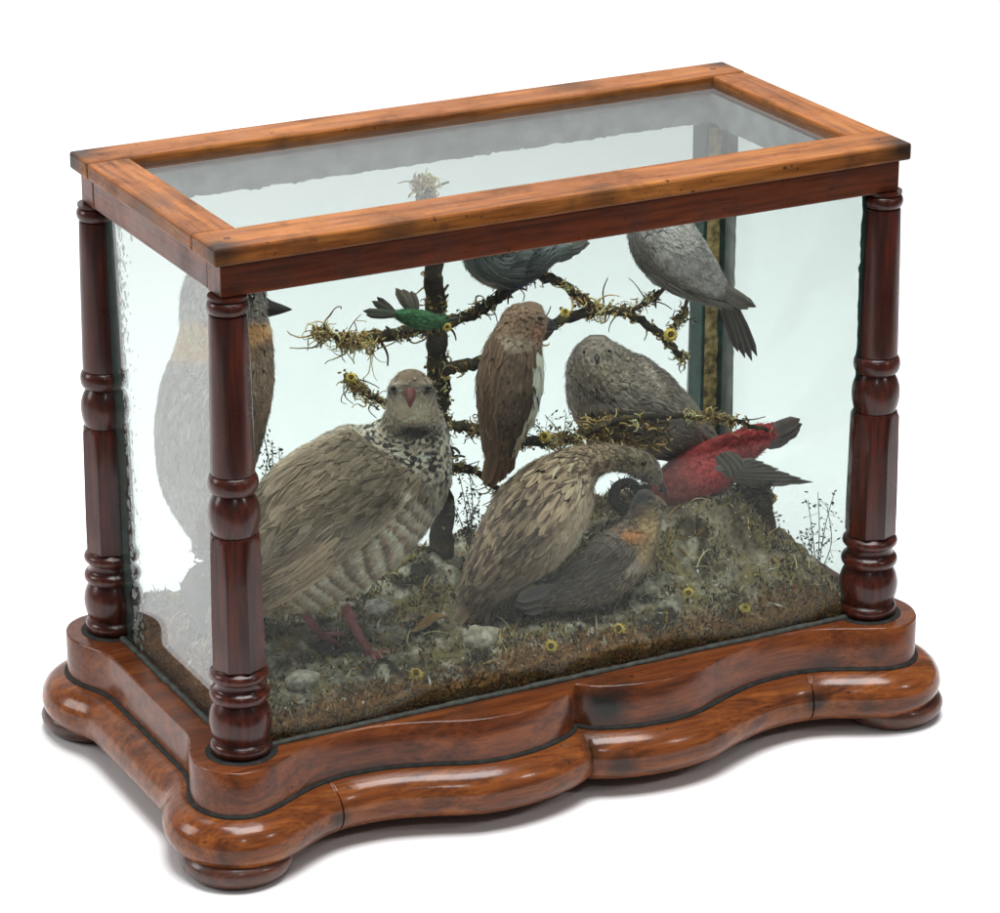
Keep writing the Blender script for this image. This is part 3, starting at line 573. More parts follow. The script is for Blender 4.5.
# --- partridge
def col_part(s, u, c, px, py, rn):
    k = mixc(full_like((.120, .105, .082), s), A3((.165, .146, .115)), rn*.8); e = k*1.2; t = k*.93
    def put(colr, m, ec=None):
        nonlocal k, t, e
        m = np.clip(m, 0, 1); k = mixc(k, colr, m); t = mixc(t, colr*.92, m); e = mixc(e, colr*1.25 if ec is None else ec, m)
    put(A3((.15, .146, .13)), sm(.38, .5, s)*.8)
    w = (px*.80-py*.60)+6*np.sin(py*.09); ph = (w/17.) % 1.
    bar = np.where((ph < .34)[:, None], A3((.27, .25, .20)), np.where((ph < .52)[:, None], A3((.06, .052, .044)), np.where((ph < .72)[:, None], A3((.13, .088, .056)), A3((.17, .16, .135)))))
    put(bar, sm(.28, .5, u)*sm(.10, .2, s)*sm(.60, .46, s)*.95, bar)
    put(A3((.15, .115, .065)), sm(.22, .10, s)*sm(-.2, .4, u))
    sp = np.sin(px*.62+2.2*np.sin(py*.25))*np.sin(py*.5+1.7*np.sin(px*.33))+.5*(rn-.5)
    nk = np.where((sp > .05)[:, None], A3((.022, .022, .024)), A3((.30, .285, .24))); put(nk, sm(.47, .545, s)*sm(.70, .64, s)*.95, nk)
    put(A3((.33, .30, .235)), 1.6*gauss(px, py, 413, 411, 21, 12)); put(A3((.022, .021, .022)), 1.6*gauss(px, py, 416, 432, 17, 5.5))
    put(A3((.155, .125, .095)), sm(386, 379, py)*sm(.7, .75, s)); put(A3((.30, .265, .21)), 1.2*(gauss(px, py, 396, 383, 6, 2.5)+gauss(px, py, 426, 382, 6, 2.5)))
    put(A3((.035, .03, .028)), 1.3*(gauss(px, py, 393, 392, 7, 3)+gauss(px, py, 429, 391, 7, 3)))
    return k, t, e
b = Bird('partridge', 'plump grey partridge with a red beak and barred flanks, standing at the front left', [(226, 618, .02, 8, 8), (248, 592, .015, 34, 34), (280, 562, .01, 60, 52), (320, 527, .004, 74, 60), (362, 496, 0, 72, 60), (397, 463, -.003, 60, 53), (411, 436, -.006, 40, 38), (412, 412, -.010, 27, 28), (411, 394, -.014, 24.5, 27), (411, 380, -.013, 20, 24), (411, 371, -.010, 9, 12)], .080,
         nf=5200, fl=.0105, fw=.36, colf=col_part)
def col_pw(s, u, c, px, py, rn):
    k = full_like((.132, .113, .086), s)*(.75+.5*rn[:, None]); e = k*1.22; t = k*.9
    low = sm(.28, .5, u); k = mixc(k, A3((.20, .165, .11)), low*.7); e = mixc(e, A3((.27, .225, .15)), low*.7); sp = np.clip(2*gauss(px, py, 406, 497, 5, 5), 0, 1); k = mixc(k, A3((.27, .25, .21)), sp); t = mixc(t, A3((.36, .34, .29)), sp); e = mixc(e, A3((.36, .34, .29)), sp)
    return k, t, e
b.wing(.10, .55, -1.05, .50, 13, 15, .009, .030, .21, .0026, .0010, col_pw)
b.eye(393, 389, 3.2, -.034); b.eye(429, 388, 3.2, -.034)
b.beak([(410, 392, -.034, 6), (410, 397, -.040, 5.6), (410, 402, -.044, 3.6), (410, 407.5, -.044, .8)], m_red)
b.leg([(345, 606, -.01), (356, 630, -.014), (371, 655, -.018)], 4.6, [[(390, 652, -.02), (412, 657, -.022)], [(388, 660, -.026), (402, 668, -.032)], [(378, 668, -.032), (384, 675, -.037)], [(362, 655, -.012)]], m_redleg)
b.leg([(302, 610, .012), (314, 626, .012), (322, 636, .012)], 4.2, [[(338, 634, .01), (346, 637, .008)], [(334, 641, .004), (342, 646, 0)], [(314, 637, .015)]], m_redleg)
def col_prim(s, u, c, px, py, rn):
    k = full_like((.115, .092, .066), s)*(.7+.6*rn[:, None]); return k, k*.75, full_like((.24, .195, .125), s)
b.wing(.06, .30, .02, .56, 4, 6, .030, .048, .11, .0034, .0010, col_prim, 'wing_tip')
b.fan('tail', [(262, 575), (262, 585), (258, 595), (255, 602)], [(205, 622), (206, 634), (210, 644), (216, 652)], 11, (.13, .10, .07), (.11, .075, .05), Y0=.095, Y1=.10)
# --- finch with its back turned
def col_finch(s, u, c, px, py, rn):
    k = full_like((.068, .050, .036), s)*(.8+.5*rn[:, None]); e = k*1.5; t = k*.9
    hd = sm(.56, .64, s); k = mixc(k, A3((.092, .066, .046)), hd); t = mixc(t, A3((.086, .06, .042)), hd); e = mixc(e, A3((.115, .082, .058)), hd)
    ng = np.clip(1.2*gauss(px, py, 512, 345, 24, 7), 0, 1); k = mixc(k, A3((.17, .15, .12)), ng); t = mixc(t, A3((.17, .15, .12)), ng)
    ch = np.clip(1.2*gauss(px, py, 538, 335, 8, 8), 0, 1); k = mixc(k, A3((.20, .10, .06)), ch)
    rm = sm(.30, .12, s); k = mixc(k, A3((.11, .07, .04)), rm); t = mixc(t, A3((.13, .085, .05)), rm)
    return k, t, e
b = Bird('finch', 'brown finch seen from behind, perched upright in the centre of the tree', [(497, 476, .006, 9, 7), (499, 458, .004, 14, 11), (502, 435, .002, 20, 17), (507, 408, 0, 28, 27), (510, 380, -.001, 31.5, 30), (514, 352, -.001, 28, 28), (520, 333, -.001, 23.5, 24), (527, 318, -.001, 21.5, 22), (531, 308, 0, 15, 16), (532, 303, 0, 6, 7)], .118,
         nf=2800, fl=.0072, colf=col_finch)
def col_fw(s, u, c, px, py, rn):
    k = full_like((.05, .036, .026), s)*(.8+.5*rn[:, None]); e = full_like((.115, .08, .05), s); t = k*.8; w = (u > .72)
    k[w] = (.42, .38, .29); t[w] = (.36, .32, .25); e[w] = (.4, .36, .28); return k, t, e
b.wing(.16, .62, .55, 1.35, 5, 5, .012, .026, .2, .0016, .0012, col_fw); b.wing(.16, .62, -1.3, -.35, 5, 6, .012, .026, .2, .0016, .0012, lambda s, u, c, px, py, rn: (full_like((.075, .052, .034), s)*(.8+.5*rn[:, None]), full_like((.06, .04, .028), s), full_like((.15, .105, .065), s)))
b.fan('tail', [(496, 442), (500, 441), (505, 441), (509, 442)], [(485, 486), (492, 488), (500, 482), (509, 474)], 7, (.05, .035, .028), (.075, .05, .035), (.16, .09, .05), Y0=.113)
b.beak([(545, 324, -.004, 8), (551, 326, -.005, 6), (558, 329, -.006, .8)], m_horn); b.eye(540, 318, 2.6, -.018)
b.leg([(508, 424, .004), (512, 434, .006), (514, 440, .004)], 2, [[(520, 440, .0), (524, 446, 0)], [(508, 444, 0)]], m_leg)
# --- grey dove facing out
def col_dove(s, u, c, px, py, rn):
    k = full_like((.12, .112, .10), s)*(.6+.75*rn[:, None]); t = k*.8; e = k*1.45
    pt = np.clip(1.2*gauss(px, py, 607, 372, 20, 13), 0, 1); k = mixc(k, A3((.22, .205, .165)), pt*.8); t = mixc(t, A3((.2, .19, .15)), pt*.8)
    dk = np.clip(gauss(px, py, 600, 402, 26, 16), 0, 1); k = mixc(k, A3((.048, .050, .052)), dk*.8)
    wn = sm(.5, .25, s)*sm(.2, -.4, u); k = mixc(k, A3((.065, .062, .060)), wn*.7); return k, t, e
b = Bird('dove', 'hunched slate grey dove facing outwards behind the red bird', [(722, 455, .02, 5, 5), (704, 446, .016, 18, 16), (676, 430, .010, 31, 28), (645, 412, .004, 43, 40), (615, 394, 0, 47, 44), (601, 372, -.004, 36, 38), (597, 355, -.008, 26, 29), (597, 343, -.008, 18, 20), (597, 335, -.006, 8, 9)], .165,
         nf=3600, fl=.0085, colf=col_dove)
b.wing(.06, .62, -.95, .35, 9, 11, .009, .026, .22, .003, .0016, lambda s, u, c, px, py, rn: (full_like((.092, .088, .082), s)*(.7+.5*rn[:, None]), full_like((.07, .066, .062), s), full_like((.15, .14, .125), s)))
b.beak([(597, 357, -.034, 3), (597, 361, -.037, 2.2), (596, 365, -.038, .5)], m_horn); b.eye(584, 352, 1.7, -.030); b.eye(609, 351, 1.7, -.030)
b.leg([(610, 432, -.005), (612, 440, -.02), (613, 440, -.03)], 2.2, [[(618, 442, -.036)], [(606, 440, -.036)]], m_leg)
# --- pale grey bird on the upper right branch
def col_jay(s, u, c, px, py, rn):
    k = full_like((.215, .222, .225), s)*(.85+.3*rn[:, None]); t = k*.92; e = k*1.2
    d = sm(-.25, -.6, u+.25*(s-.5))*sm(.75, .55, s); k = mixc(k, A3((.085, .082, .078)), d); t = mixc(t, A3((.07, .068, .066)), d); e = mixc(e, A3((.15, .145, .14)), d)
    r = sm(.25, .1, s); k = mixc(k, A3((.06, .058, .055)), r); t = mixc(t, A3((.05, .05, .05)), r); e = mixc(e, A3((.1, .1, .09)), r); return k, t, e
b = Bird('grey_perching_bird', 'pale grey bird with a dark drooping tail, perched on the upper right branch', [(738, 304, .004, 4, 3), (724, 295, .003, 11, 9), (704, 281, .002, 20, 18), (684, 264, 0, 29, 28), (666, 246, 0, 33, 32), (655, 228, 0, 28, 28), (649, 212, -.002, 21, 22), (645, 202, -.004, 16, 17), (642, 197, -.004, 7, 8)], .165,
         nf=2800, fl=.0075, colf=col_jay)
b.fan('tail', [(718, 294), (722, 294), (727, 295), (731, 297)], [(738, 352), (745, 358), (752, 361), (757, 356)], 4.5, (.05, .05, .048), (.04, .04, .04), (.09, .09, .085), Y0=.166, Y1=.172)
b.wing(.05, .50, -.75, -1.45, 6, 6, .010, .024, .2, .0018, .0012, lambda s, u, c, px, py, rn: (full_like((.10, .098, .094), s)*(.7+.5*rn[:, None]), full_like((.06, .058, .056), s), full_like((.16, .155, .15), s)))
b.fan('wing_tip', [(708, 280), (714, 285), (718, 289)], [(750, 303), (756, 307), (748, 309)], 6, (.09, .088, .084), (.06, .058, .055), (.14, .135, .13), Y0=.157, Y1=.158)
b.beak([(630, 203, -.004, 5), (622, 205, -.005, 3.5), (614, 208, -.006, .6)], m_horn); b.eye(638, 203, 2.5, -.017)
b.leg([(668, 282, -.004), (661, 292, -.002), (655, 299, -.002)], 2, [[(648, 304, -.006)], [(656, 308, -.006)], [(661, 300, .004)]], m_leg); b.leg([(690, 290, .0), (686, 304, .002), (683, 314, .002)], 2, [[(676, 318, -.002)], [(684, 320, -.002)]], m_leg)
# --- blue grey bird under the lid
def col_blue(s, u, c, px, py, rn):
    k = full_like((.082, .098, .098), s)*(.7+.55*rn[:, None]); t = k*.8; e = k*1.5
    pt = np.clip(1.3*gauss(px, py, 492, 279, 13, 8), 0, 1); k = mixc(k, A3((.24, .235, .21)), pt); t = mixc(t, A3((.22, .21, .19)), pt)
    dk = np.clip(gauss(px, py, 509, 262, 5, 22), 0, 1); k = mixc(k, A3((.03, .035, .045)), dk*.8)
    bl = np.clip(1.3*gauss(px, py, 517, 284, 10, 8), 0, 1); k = mixc(k, A3((.02, .045, .20)), bl); t = mixc(t, A3((.02, .045, .22)), bl); e = mixc(e, A3((.04, .08, .25)), bl); return k, t, e
b = Bird('blue_grey_bird', 'small blue grey bird close under the front of the lid, perched above the brown finch', [(568, 246, .004, 5, 4), (550, 250, .003, 13, 11), (532, 254, .002, 23, 20), (512, 256, 0, 32, 28), (495, 252, 0, 32, 30), (487, 238, -.002, 25, 25), (486, 225, -.004, 20, 21), (485, 216, -.004, 14, 15), (484, 211, -.004, 6, 6)], .155, nf=2000, fl=.0078, colf=col_blue)
b.fan('tail', [(548, 246), (548, 250), (548, 255), (546, 259)], [(588, 240), (590, 243), (584, 247), (575, 252)], 7, (.07, .08, .08), (.055, .06, .06), (.12, .13, .125), Y0=.152, Y1=.16)
b.wing(.08, .62, -.9, .3, 5, 6, .013, .027, .2, .002, .0013, lambda s, u, c, px, py, rn: (full_like((.075, .10, .105), s)*(.7+.5*rn[:, None]), full_like((.05, .065, .07), s), full_like((.13, .15, .145), s)))
b.beak([(480, 224, -.024, 4), (474, 228, -.034, 3), (470, 232, -.040, .6)], m_horn); b.eye(478, 219, 2.4, -.020); b.eye(493, 219, 2.4, -.020)
b.leg([(522, 278, 0), (520, 286, -.002), (518, 287, -.002)], 2, [[(509, 296, -.006), (508, 304, -.006)], [(526, 290, -.006)]], m_leg)
b.leg([(508, 284, 0), (508, 290, -.002), (507, 292, -.002)], 2, [[(503, 297, -.006)], [(513, 298, -.006)]], m_leg)
# --- streaked long necked wader stooping at the front
def col_snipe(s, u, c, px, py, rn):
    ax = px*.62-py*.78; cx_ = px*.78+py*.62; st = (np.sin(cx_*.75+.8*np.sin(ax*.11)+rn*1.5)+.6*np.sin(ax*.33+2*np.sin(cx_*.2)) > .45)
    k = np.where(st[:, None], A3((.060, .045, .034)), A3((.205, .165, .118)))*(.75+.5*rn[:, None]); t = np.where((rn < .35)[:, None], A3((.055, .042, .032)), k*.95); e = full_like((.215, .18, .13), s)
    bel = sm(.25, .8, u)*sm(.6, .45, s)*sm(.1, .2, s); k = mixc(k, A3((.235, .20, .15)), bel*.7); t = mixc(t, A3((.235, .20, .15)), bel*.7)
    nk = sm(.60, .72, s); kk = np.where((rn < .4)[:, None], A3((.06, .052, .042)), A3((.155, .135, .098))); k = mixc(k, kk, nk); t = mixc(t, kk*.8, nk); e = mixc(e, A3((.2, .175, .13)), nk)
    return k, t, e
b = Bird('wader', 'streaked buff wader stooping with its long neck curved down to the right', [(463, 624, .01, 5, 4), (473, 604, .008, 15, 12), (488, 580, .005, 27, 23), (511, 551, .002, 39, 34), (535, 521, 0, 46, 39), (560, 489, 0, 39, 34), (580, 468, 0, 24, 22), (602, 459, -.002, 15.5, 16), (624, 459, -.003, 13.5, 14), (641, 465, -.004, 14.5, 15), (653, 475, -.005, 11, 11), (659, 482, -.005, 5, 5)], .082,
         nf=4600, fl=.0078, fw=.3, colf=col_snipe)
b.wing(.05, .50, -.85, .55, 9, 11, .009, .024, .2, .0024, .0013)
b.fan('tail', [(478, 590), (482, 594), (486, 598)], [(452, 630), (458, 634), (466, 636)], 7, (.13, .10, .07), (.10, .075, .05), (.25, .2, .14), Y0=.084, Y1=.086)
b.beak([(655, 477, -.005, 4.2), (661, 484, -.006, 2.6), (665, 491, -.007, 1.8), (667, 500, -.008, .6)], m_horn); b.eye(644, 464, 2.6, -.017)
b.leg([(500, 592, -.008), (490, 606, -.004), (486, 626, -.012)], 3, [[(474, 634, -.016)], [(494, 636, -.018)], [(482, 640, -.02)]], m_leg)
b.leg([(520, 580, -.008), (512, 598, -.004), (516, 624, -.010)], 3, [[(506, 632, -.014)], [(528, 632, -.016)]], m_leg)
# --- small finch with orange shoulder
def col_bram(s, u, c, px, py, rn):
    k = mixc(full_like((.055, .052, .048), s), A3((.13, .105, .07)), (rn > .62)*.9)*(.7+.6*rn[:, None]); t = k*.8; e = k*1.9
    def pat(cx, cy, rx, ry, colr, a=1.4):
        nonlocal k, t, e
        g = np.clip(a*gauss(px, py, cx, cy, rx, ry), 0, 1); k = mixc(k, A3(colr), g); t = mixc(t, A3(colr), g); e = mixc(e, A3(colr)*1.1, g)
    pat(649, 528, 9, 16, (.255, .195, .105)); pat(633, 537, 13, 6.5, (.235, .115, .048)); pat(644, 556, 8, 12, (.215, .165, .09)); pat(624, 567, 16, 5, (.27, .262, .235)); pat(618, 551, 12, 6, (.03, .03, .032)); pat(636, 494, 16, 13, (.022, .022, .025))
    return k, t, e
b = Bird('brambling', 'small dark finch with an orange shoulder and black head, right of the wader', [(528, 604, .006, 4, 4), (548, 598, .004, 13, 11), (574, 588, .002, 22, 20), (602, 572, 0, 28, 26), (625, 552, 0, 27.5, 25), (640, 531, -.001, 20.5, 20), (645, 514, -.002, 15.5, 16), (645, 502, -.003, 14, 15), (643, 492, -.003, 7, 7)], .058,
         nf=2800, fl=.0068, colf=col_bram)
b.wing(.08, .55, -1.0, .4, 8, 10, .007, .024, .2, .0022, .0014, lambda s, u, c, px, py, rn: (full_like((.055, .050, .045), s)*(.6+.9*rn[:, None]), full_like((.035, .035, .034), s), full_like((.19, .155, .10), s)))
b.fan('tail', [(556, 586), (556, 592), (556, 598)], [(516, 600), (518, 607), (524, 613)], 7, (.05, .05, .05), (.04, .04, .04), (.11, .1, .085), Y0=.056)
b.beak([(655, 499, -.006, 4.5), (661, 502, -.008, 3.2), (667, 506, -.009, .6)], m_horn_pale); b.eye(650, 497, 2.1, -.014)
b.leg([(606, 592, -.004), (608, 604, -.006), (610, 616, -.012)], 2.2, [[(602, 624, -.016)], [(618, 622, -.016)]], m_leg); b.leg([(584, 598, -.002), (585, 608, -.004), (586, 618, -.01)], 2.2, [[(578, 624, -.014)], [(593, 623, -.014)]], m_leg)
# --- red bird head down on the mound
def col_red(s, u, c, px, py, rn):
    k = full_like((.24, .022, .028), s)*(.3+.9*rn[:, None]); t = mixc(k*1.1, A3((.12, .045, .04)), rn*.7); e = k*1.2
    hd = sm(.5, .75, s); k = mixc(k, A3((.10, .035, .035)), hd*.8); t = mixc(t, A3((.09, .035, .033)), hd*.8); e = mixc(e, A3((.14, .07, .06)), hd*.7)
    be = sm(.3, .9, u)*sm(.2, .35, s); k = mixc(k, A3((.14, .035, .035)), be*.6); return k, t, e
b = Bird('crimson_bird', 'crimson bird with dark wings and tail, bent head down on the mound at the right', [(772, 430, .004, 8, 6), (757, 438, .003, 14, 12), (740, 448, .002, 17, 17), (721, 461, .001, 23, 23), (702, 473, 0, 26.5, 26), (685, 482, -.002, 25, 25), (670, 490, -.004, 21, 21), (660, 496, -.006, 15, 16), (655, 501, -.006, 7, 7)], .140, nf=2600, fl=.0072, colf=col_red)
b.fan('tail', [(758, 438), (760, 440), (762, 443), (764, 446)], [(800, 419), (802, 424), (800, 429), (790, 435)], 8, (.065, .05, .05), (.04, .04, .04), (.10, .09, .085), Y0=.141, Y1=.144)
b.fan('wing', [(714, 470), (716, 467), (719, 466), (722, 468), (724, 471), (727, 475), (730, 479), (733, 481)], [(756, 459), (764, 462), (772, 466), (779, 469), (790, 474), (801, 478), (813, 482), (792, 484)], 3.6, (.075, .072, .064), (.035, .034, .033), (.17, .16, .14), Y0=.104, Y1=.112)
b.fan('wing', [(716, 456), (720, 453), (724, 452), (728, 452)], [(731, 478), (736, 476), (741, 472), (744, 466)], 5, (.065, .066, .052), (.045, .045, .04), (.12, .12, .10), Y0=.108, Y1=.103)
b.beak([(652, 498, -.010, 5), (645, 503, -.012, 3.5), (639, 510, -.014, .6)], m_horn); b.eye(660, 490, 2.4, -.021)
b.leg([(722, 490, -.006), (727, 500, -.004), (730, 512, -.008)], 2.2, [[(722, 518, -.012)], [(738, 518, -.012)]], m_leg); b.leg([(706, 500, -.004), (708, 508, -.004), (709, 520, -.01)], 2.2, [[(702, 526, -.014)], [(716, 526, -.014)]], m_leg)
# --- tall grey bird at the back left, half behind the corner column
def col_left(s, u, c, px, py, rn):
    k = full_like((.155, .152, .148), s)*(.7+.5*rn[:, None]); t = k*.8; e = k*1.3
    tan = sm(318, 330, py)*sm(368, 352, py); k = mixc(k, A3((.34, .19, .08)), tan); t = mixc(t, A3((.32, .18, .075)), tan); e = mixc(e, A3((.36, .22, .11)), tan)
    cr = sm(306, 296, py); k = mixc(k, A3((.075, .078, .08)), cr*.9); t = mixc(t, A3((.07, .07, .075)), cr*.9); e = mixc(e, A3((.12, .12, .12)), cr*.8)
    br = sm(232, 262, px)*sm(330, 350, py); k = mixc(k, A3((.115, .085, .06)), br); t = mixc(t, A3((.10, .075, .055)), br); e = mixc(e, A3((.17, .14, .1)), br); return k, t, e
b = Bird('pale_breasted_bird', 'tall pale bird with a tan collar and black beak, behind the front left column', [(207, 548, .012, 9, 8), (205, 525, .010, 22, 19), (203, 487, .005, 40, 34), (207, 445, 0, 51, 42), (215, 400, 0, 54.5, 44), (222, 370, 0, 51.5, 43), (225, 340, 0, 46.5, 40), (223, 316, 0, 42.5, 38), (224, 296, 0, 42, 37), (226, 276, 0, 36, 33), (228, 262, 0, 22, 20), (228, 256, 0, 8, 8)], .178, nf=3800, fl=.0105, colf=col_left)
b.beak([(262, 307, -.002, 12), (270, 308.5, -.003, 8.5), (281, 309, -.004, 5), (291.5, 309.5, -.005, .8)], m_horn); b.eye(252, 298, 3.4, -.030)
b.fan('tail', [(205, 520), (212, 522), (220, 520)], [(200, 560), (209, 566), (220, 560)], 11, (.14, .135, .13), (.1, .1, .1), (.2, .2, .19), Y0=.19)
b.leg([(200, 522, -.02), (201, 538, -.026), (202, 550, -.03)], 4, [[(195, 558, -.034)], [(209, 557, -.036)]], m_leg); b.leg([(224, 520, -.02), (225, 537, -.026), (226, 548, -.03)], 4, [[(218, 556, -.036)], [(234, 555, -.036)]], m_leg)
# --- green hummingbird against the trunk
def col_green(s, u, c, px, py, rn):
    k = full_like((.017, .058, .026), s)*(.6+.8*rn[:, None]); t = k*.8; e = k*1.7; return k, t, e
b = Bird('hummingbird', 'tiny green hummingbird with raised wings and forked tail, on the branch left of the trunk', [(391, 313, .002, 3, 3), (400, 315, .001, 5, 5), (413, 318, 0, 8, 8), (427, 321, 0, 8.5, 8), (438, 322, 0, 6.5, 6.5), (445, 321, 0, 6.5, 6.5), (450, 320, 0, 3.5, 3.5)], .146, nf=520, fl=.0058, lift=.0007, colf=col_green)
b.fan('tail', [(398, 314), (398, 315), (398, 317), (399, 318)], [(363, 311), (366, 315), (372, 301), (377, 297)], 4, (.035, .05, .035), (.03, .032, .03), (.08, .08, .07), Y0=.145)
b.fan('wing', [(412, 314), (414, 313), (417, 312)], [(396, 288), (403, 289), (411, 291)], 5, (.10, .095, .085), (.12, .11, .1), (.16, .15, .13), Y0=.150)
b.beak([(449, 320, -.004, 1.8), (458, 318, -.006, 1.1), (467, 317, -.008, .4)], m_horn); b.eye(447, 318, 1.4, -.008)
b.leg([(424, 329, 0), (424, 333, .002), (424, 335, .002)], 1, [[(428, 336, 0)], [(420, 336, 0)]], m_leg)
# ------------------------------------------------------------------ small things of the groundwork
def flower(px, py, Y, r, label, group, on_ground):
    p = at(px, py, y=Y) if Y is not None else None
    V = C-p; V /= np.linalg.norm(V); N = V+np.array((0, 0, .35))+RS.randn(3)*.2; N /= np.linalg.norm(N); x = np.cross(N, (0, 0, 1)); x /= np.linalg.norm(x); y = np.cross(N, x); q = r*1.2*mpp(p)
    t = thing('yellow_flower', label, 'flower', p-np.array((0, 0, q)), group); mb = MB()
    for ring in range(3):
        for i in range(11):
            a = 2*math.pi*(i+.5*ring)/11; e = x*math.cos(a)+y*math.sin(a); s = np.cross(N, e); r0 = q*(.35-.05*ring); r1 = q*(1-.17*ring)*(.9+.2*RS.rand()); h = q*(.1+.22*ring)
            P = [p+e*r0+N*q*.05-s*q*.12, p+e*r0+N*q*.05+s*q*.12, p+e*(r0+r1)/2+N*(h)+s*q*.2, p+e*(r0+r1)/2+N*h-s*q*.2, p+e*r1+N*h*.8, p+e*(r0+r1)/2+N*(h+q*.07)]
            mb.add(P, [(0, 1, 2, 3), (3, 2, 4), (0, 3, 5), (1, 0, 5), (2, 1, 5), (3, 5, 4), (5, 2, 4)])
    mb.ball(p-N*q*.1, q*.42, n=8, m=5)
    mb.build('petals', m_yel, t, smooth=False); MB().ball(p+N*q*.12, q*.36, n=8, m=6).build('flower_centre', m_yelc, t)
for px, py, Y, r, lab in ((351, 378, .134, 5.5, 'dried yellow flower on the lower left branch, beside the head of the partridge'), (545, 437, .100, 6, 'dried yellow flower on the low branch between the brown finch and the dove'),
                          (670, 335, .140, 7, 'dried yellow flower on the upper right branch under the pale grey bird'), (565, 313, .138, 5, 'dried yellow flower on the branch just right of the head of the brown finch'), (447, 327, .140, 4.5, 'dried yellow flower on the trunk beside the beak of the hummingbird')):
    flower(px, py, Y, r, lab, 'dried yellow flowers on the branches', False)
for px, py, r, lab in ((551, 647, 6.5, 'dried yellow flower near the front glass, below the wader'), (619, 630, 6.5, 'dried yellow flower near the front glass, right of the brambling'), (618, 594, 5.5, 'dull yellow flower tucked under the belly of the brambling'),
                       (745, 609, 6, 'lone dried yellow flower lying on the grey bank at the right front'), (556, 583, 5, 'pale dried flower on the ground between the wader and the brambling'), (416, 675, 7, 'yellow flower head by the front glass, beside the feet of the partridge'), (688, 594, 6, 'dull yellow flower on the slope below the crimson bird')):
    # where the sight line meets the ground
    best = None
    for Yq in np.linspace(.012, .24, 240):
        p = at(px, py, y=Yq)
        if p[2] < gh(p[0], p[1])+.003: best = Yq; break
    flower(px, py, best if best else .05, r, lab, 'dried yellow flowers on the ground', True)
flower(766, 510, .118, 6.5, 'upper yellow bud on the mound under the wing of the crimson bird', 'dried yellow flowers on the ground', True)
flower(771, 498, .122, 6, 'small yellow bud topping the mound under the wing tip of the crimson bird', 'dried yellow flowers on the ground', True)
p = at(752, 520, y=.122); mb = MB(); P = np.array([at(752+2*math.sin(k*1.7), yy, y=.122) for k, yy in enumerate((556, 540, 524, 508, 494, 484))]); mb.tube(P, np.array([.021, .0195, .018, .0165, .0145, .009]), 14, np.tile(np.array((.060, .046, .028)), (6, 1)), lump=.35)
for k in range(420):
    i_ = RS.randint(6); a = RS.rand()*6.28; q = P[i_]+(P[min(i_+1, 5)]-P[i_])*RS.rand()+np.array((math.cos(a), math.sin(a), 0))*(.019-.0018*i_); curl(mb, q, (math.cos(a), math.sin(a), .2), .005+.006*RS.rand(), .0008, (LICH[RS.randint(4)]*.45 if RS.rand() < .6 else np.array((.05, .045, .03))), 4, 1)
tag(mb.build('mossy_stump', m_bark, cols=True), 'shaggy brown mossy stump at the right under the wing of the crimson bird', 'stump')
m_seed = coloured('seed husks', .7, .2, 500, .3)
def ground_y(px, py):
    for Yq in np.linspace(.010, .25, 300):
        p = at(px, py, y=Yq)
        if p[2] < gh(p[0], p[1])+.001: return Yq
    return .2
def sprig(label, base, tips, Y, nseed, r, cols, spread=.004, group=None):
    p0 = at(base[0], base[1], y=Y); t = thing('seed_sprig', label, 'dried plant', (p0[0], p0[1], min(p0[2], gh(p0[0], p0[1]))), group); ms = MB(); mh = MB()
    for (a, b_) in tips:
        p1 = at(a, b_, y=Y+RS.randn()*.006); mid = (p0+p1)/2+RS.randn(3)*.003; P = catmull(np.array([p0-[0, 0, .004], mid, p1]), 6); ms.tube(P, np.linspace(.0006, .0003, len(P)), 4)
        for i in range(nseed):
            k = .25+.75*RS.rand(); p = P[int(k*(len(P)-1))]+RS.randn(3)*spread; c = np.array(cols[RS.randint(len(cols))])*(.7+.6*RS.rand()); d = RS.randn(3); d /= np.linalg.norm(d); e = np.cross(d, RS.randn(3)); e /= np.linalg.norm(e); q = r*(.6+.8*RS.rand()); f_ = np.cross(d, e)
            if RS.rand() < .5: ms.tube([P[int(k*(len(P)-1))], p], .00018, 3)
            mh.add([p-d*q, p+e*q*.55, p+d*q, p-e*q*.55, p+f_*q*.45, p-f_*q*.35], [(0, 1, 4), (1, 2, 4), (2, 3, 4), (3, 0, 4), (1, 0, 5), (2, 1, 5), (3, 2, 5), (0, 3, 5)], c)
    ms.build('stem', m_leg, t); mh.build('seed_head', m_seed, t, smooth=False, cols=True)
DKS = [(.03, .022, .015), (.05, .035, .02), (.08, .055, .03)]; GD = [(.30, .20, .07), (.2, .12, .04), (.4, .3, .14)]
sprig('dark seeded sprig standing behind the back of the partridge, beside the front left column', (274, 500), [(263, 432), (272, 440), (284, 458), (268, 455), (290, 470), (279, 447)], .15, 18, .0018, DKS)
sprig('thin brown seeded sprig rising by the front right column', (817, 576), [(808, 500), (818, 492), (827, 505), (835, 490), (806, 530), (800, 535)], .10, 20, .0017, [(.05, .03, .018), (.09, .05, .028), (.04, .02, .015)], .005)
sprig('golden seeded sprig between the partridge and the wader', (440, 612), [(433, 565), (440, 575), (446, 580), (428, 582)], .09, 22, .0016, GD)
sprig('pale golden sprig at the feet of the partridge by the front left column', (285, 625), [(272, 590), (283, 580), (290, 600), (275, 610)], .06, 14, .0016, GD)
sprig('brown seeded sprig on the top of the mound by the crimson bird', (768, 540), [(775, 520), (760, 512), (782, 535), (790, 545), (752, 520)], .11, 24, .0016, [(.10, .06, .03), (.16, .11, .05), (.06, .04, .02)])
sprig('bushy dark sprig behind the wader and the finch', (470, 545), [(458, 470), (470, 478), (480, 500), (452, 500), (466, 492), (486, 515)], .15, 30, .0018, DKS+[(.10, .08, .03)])
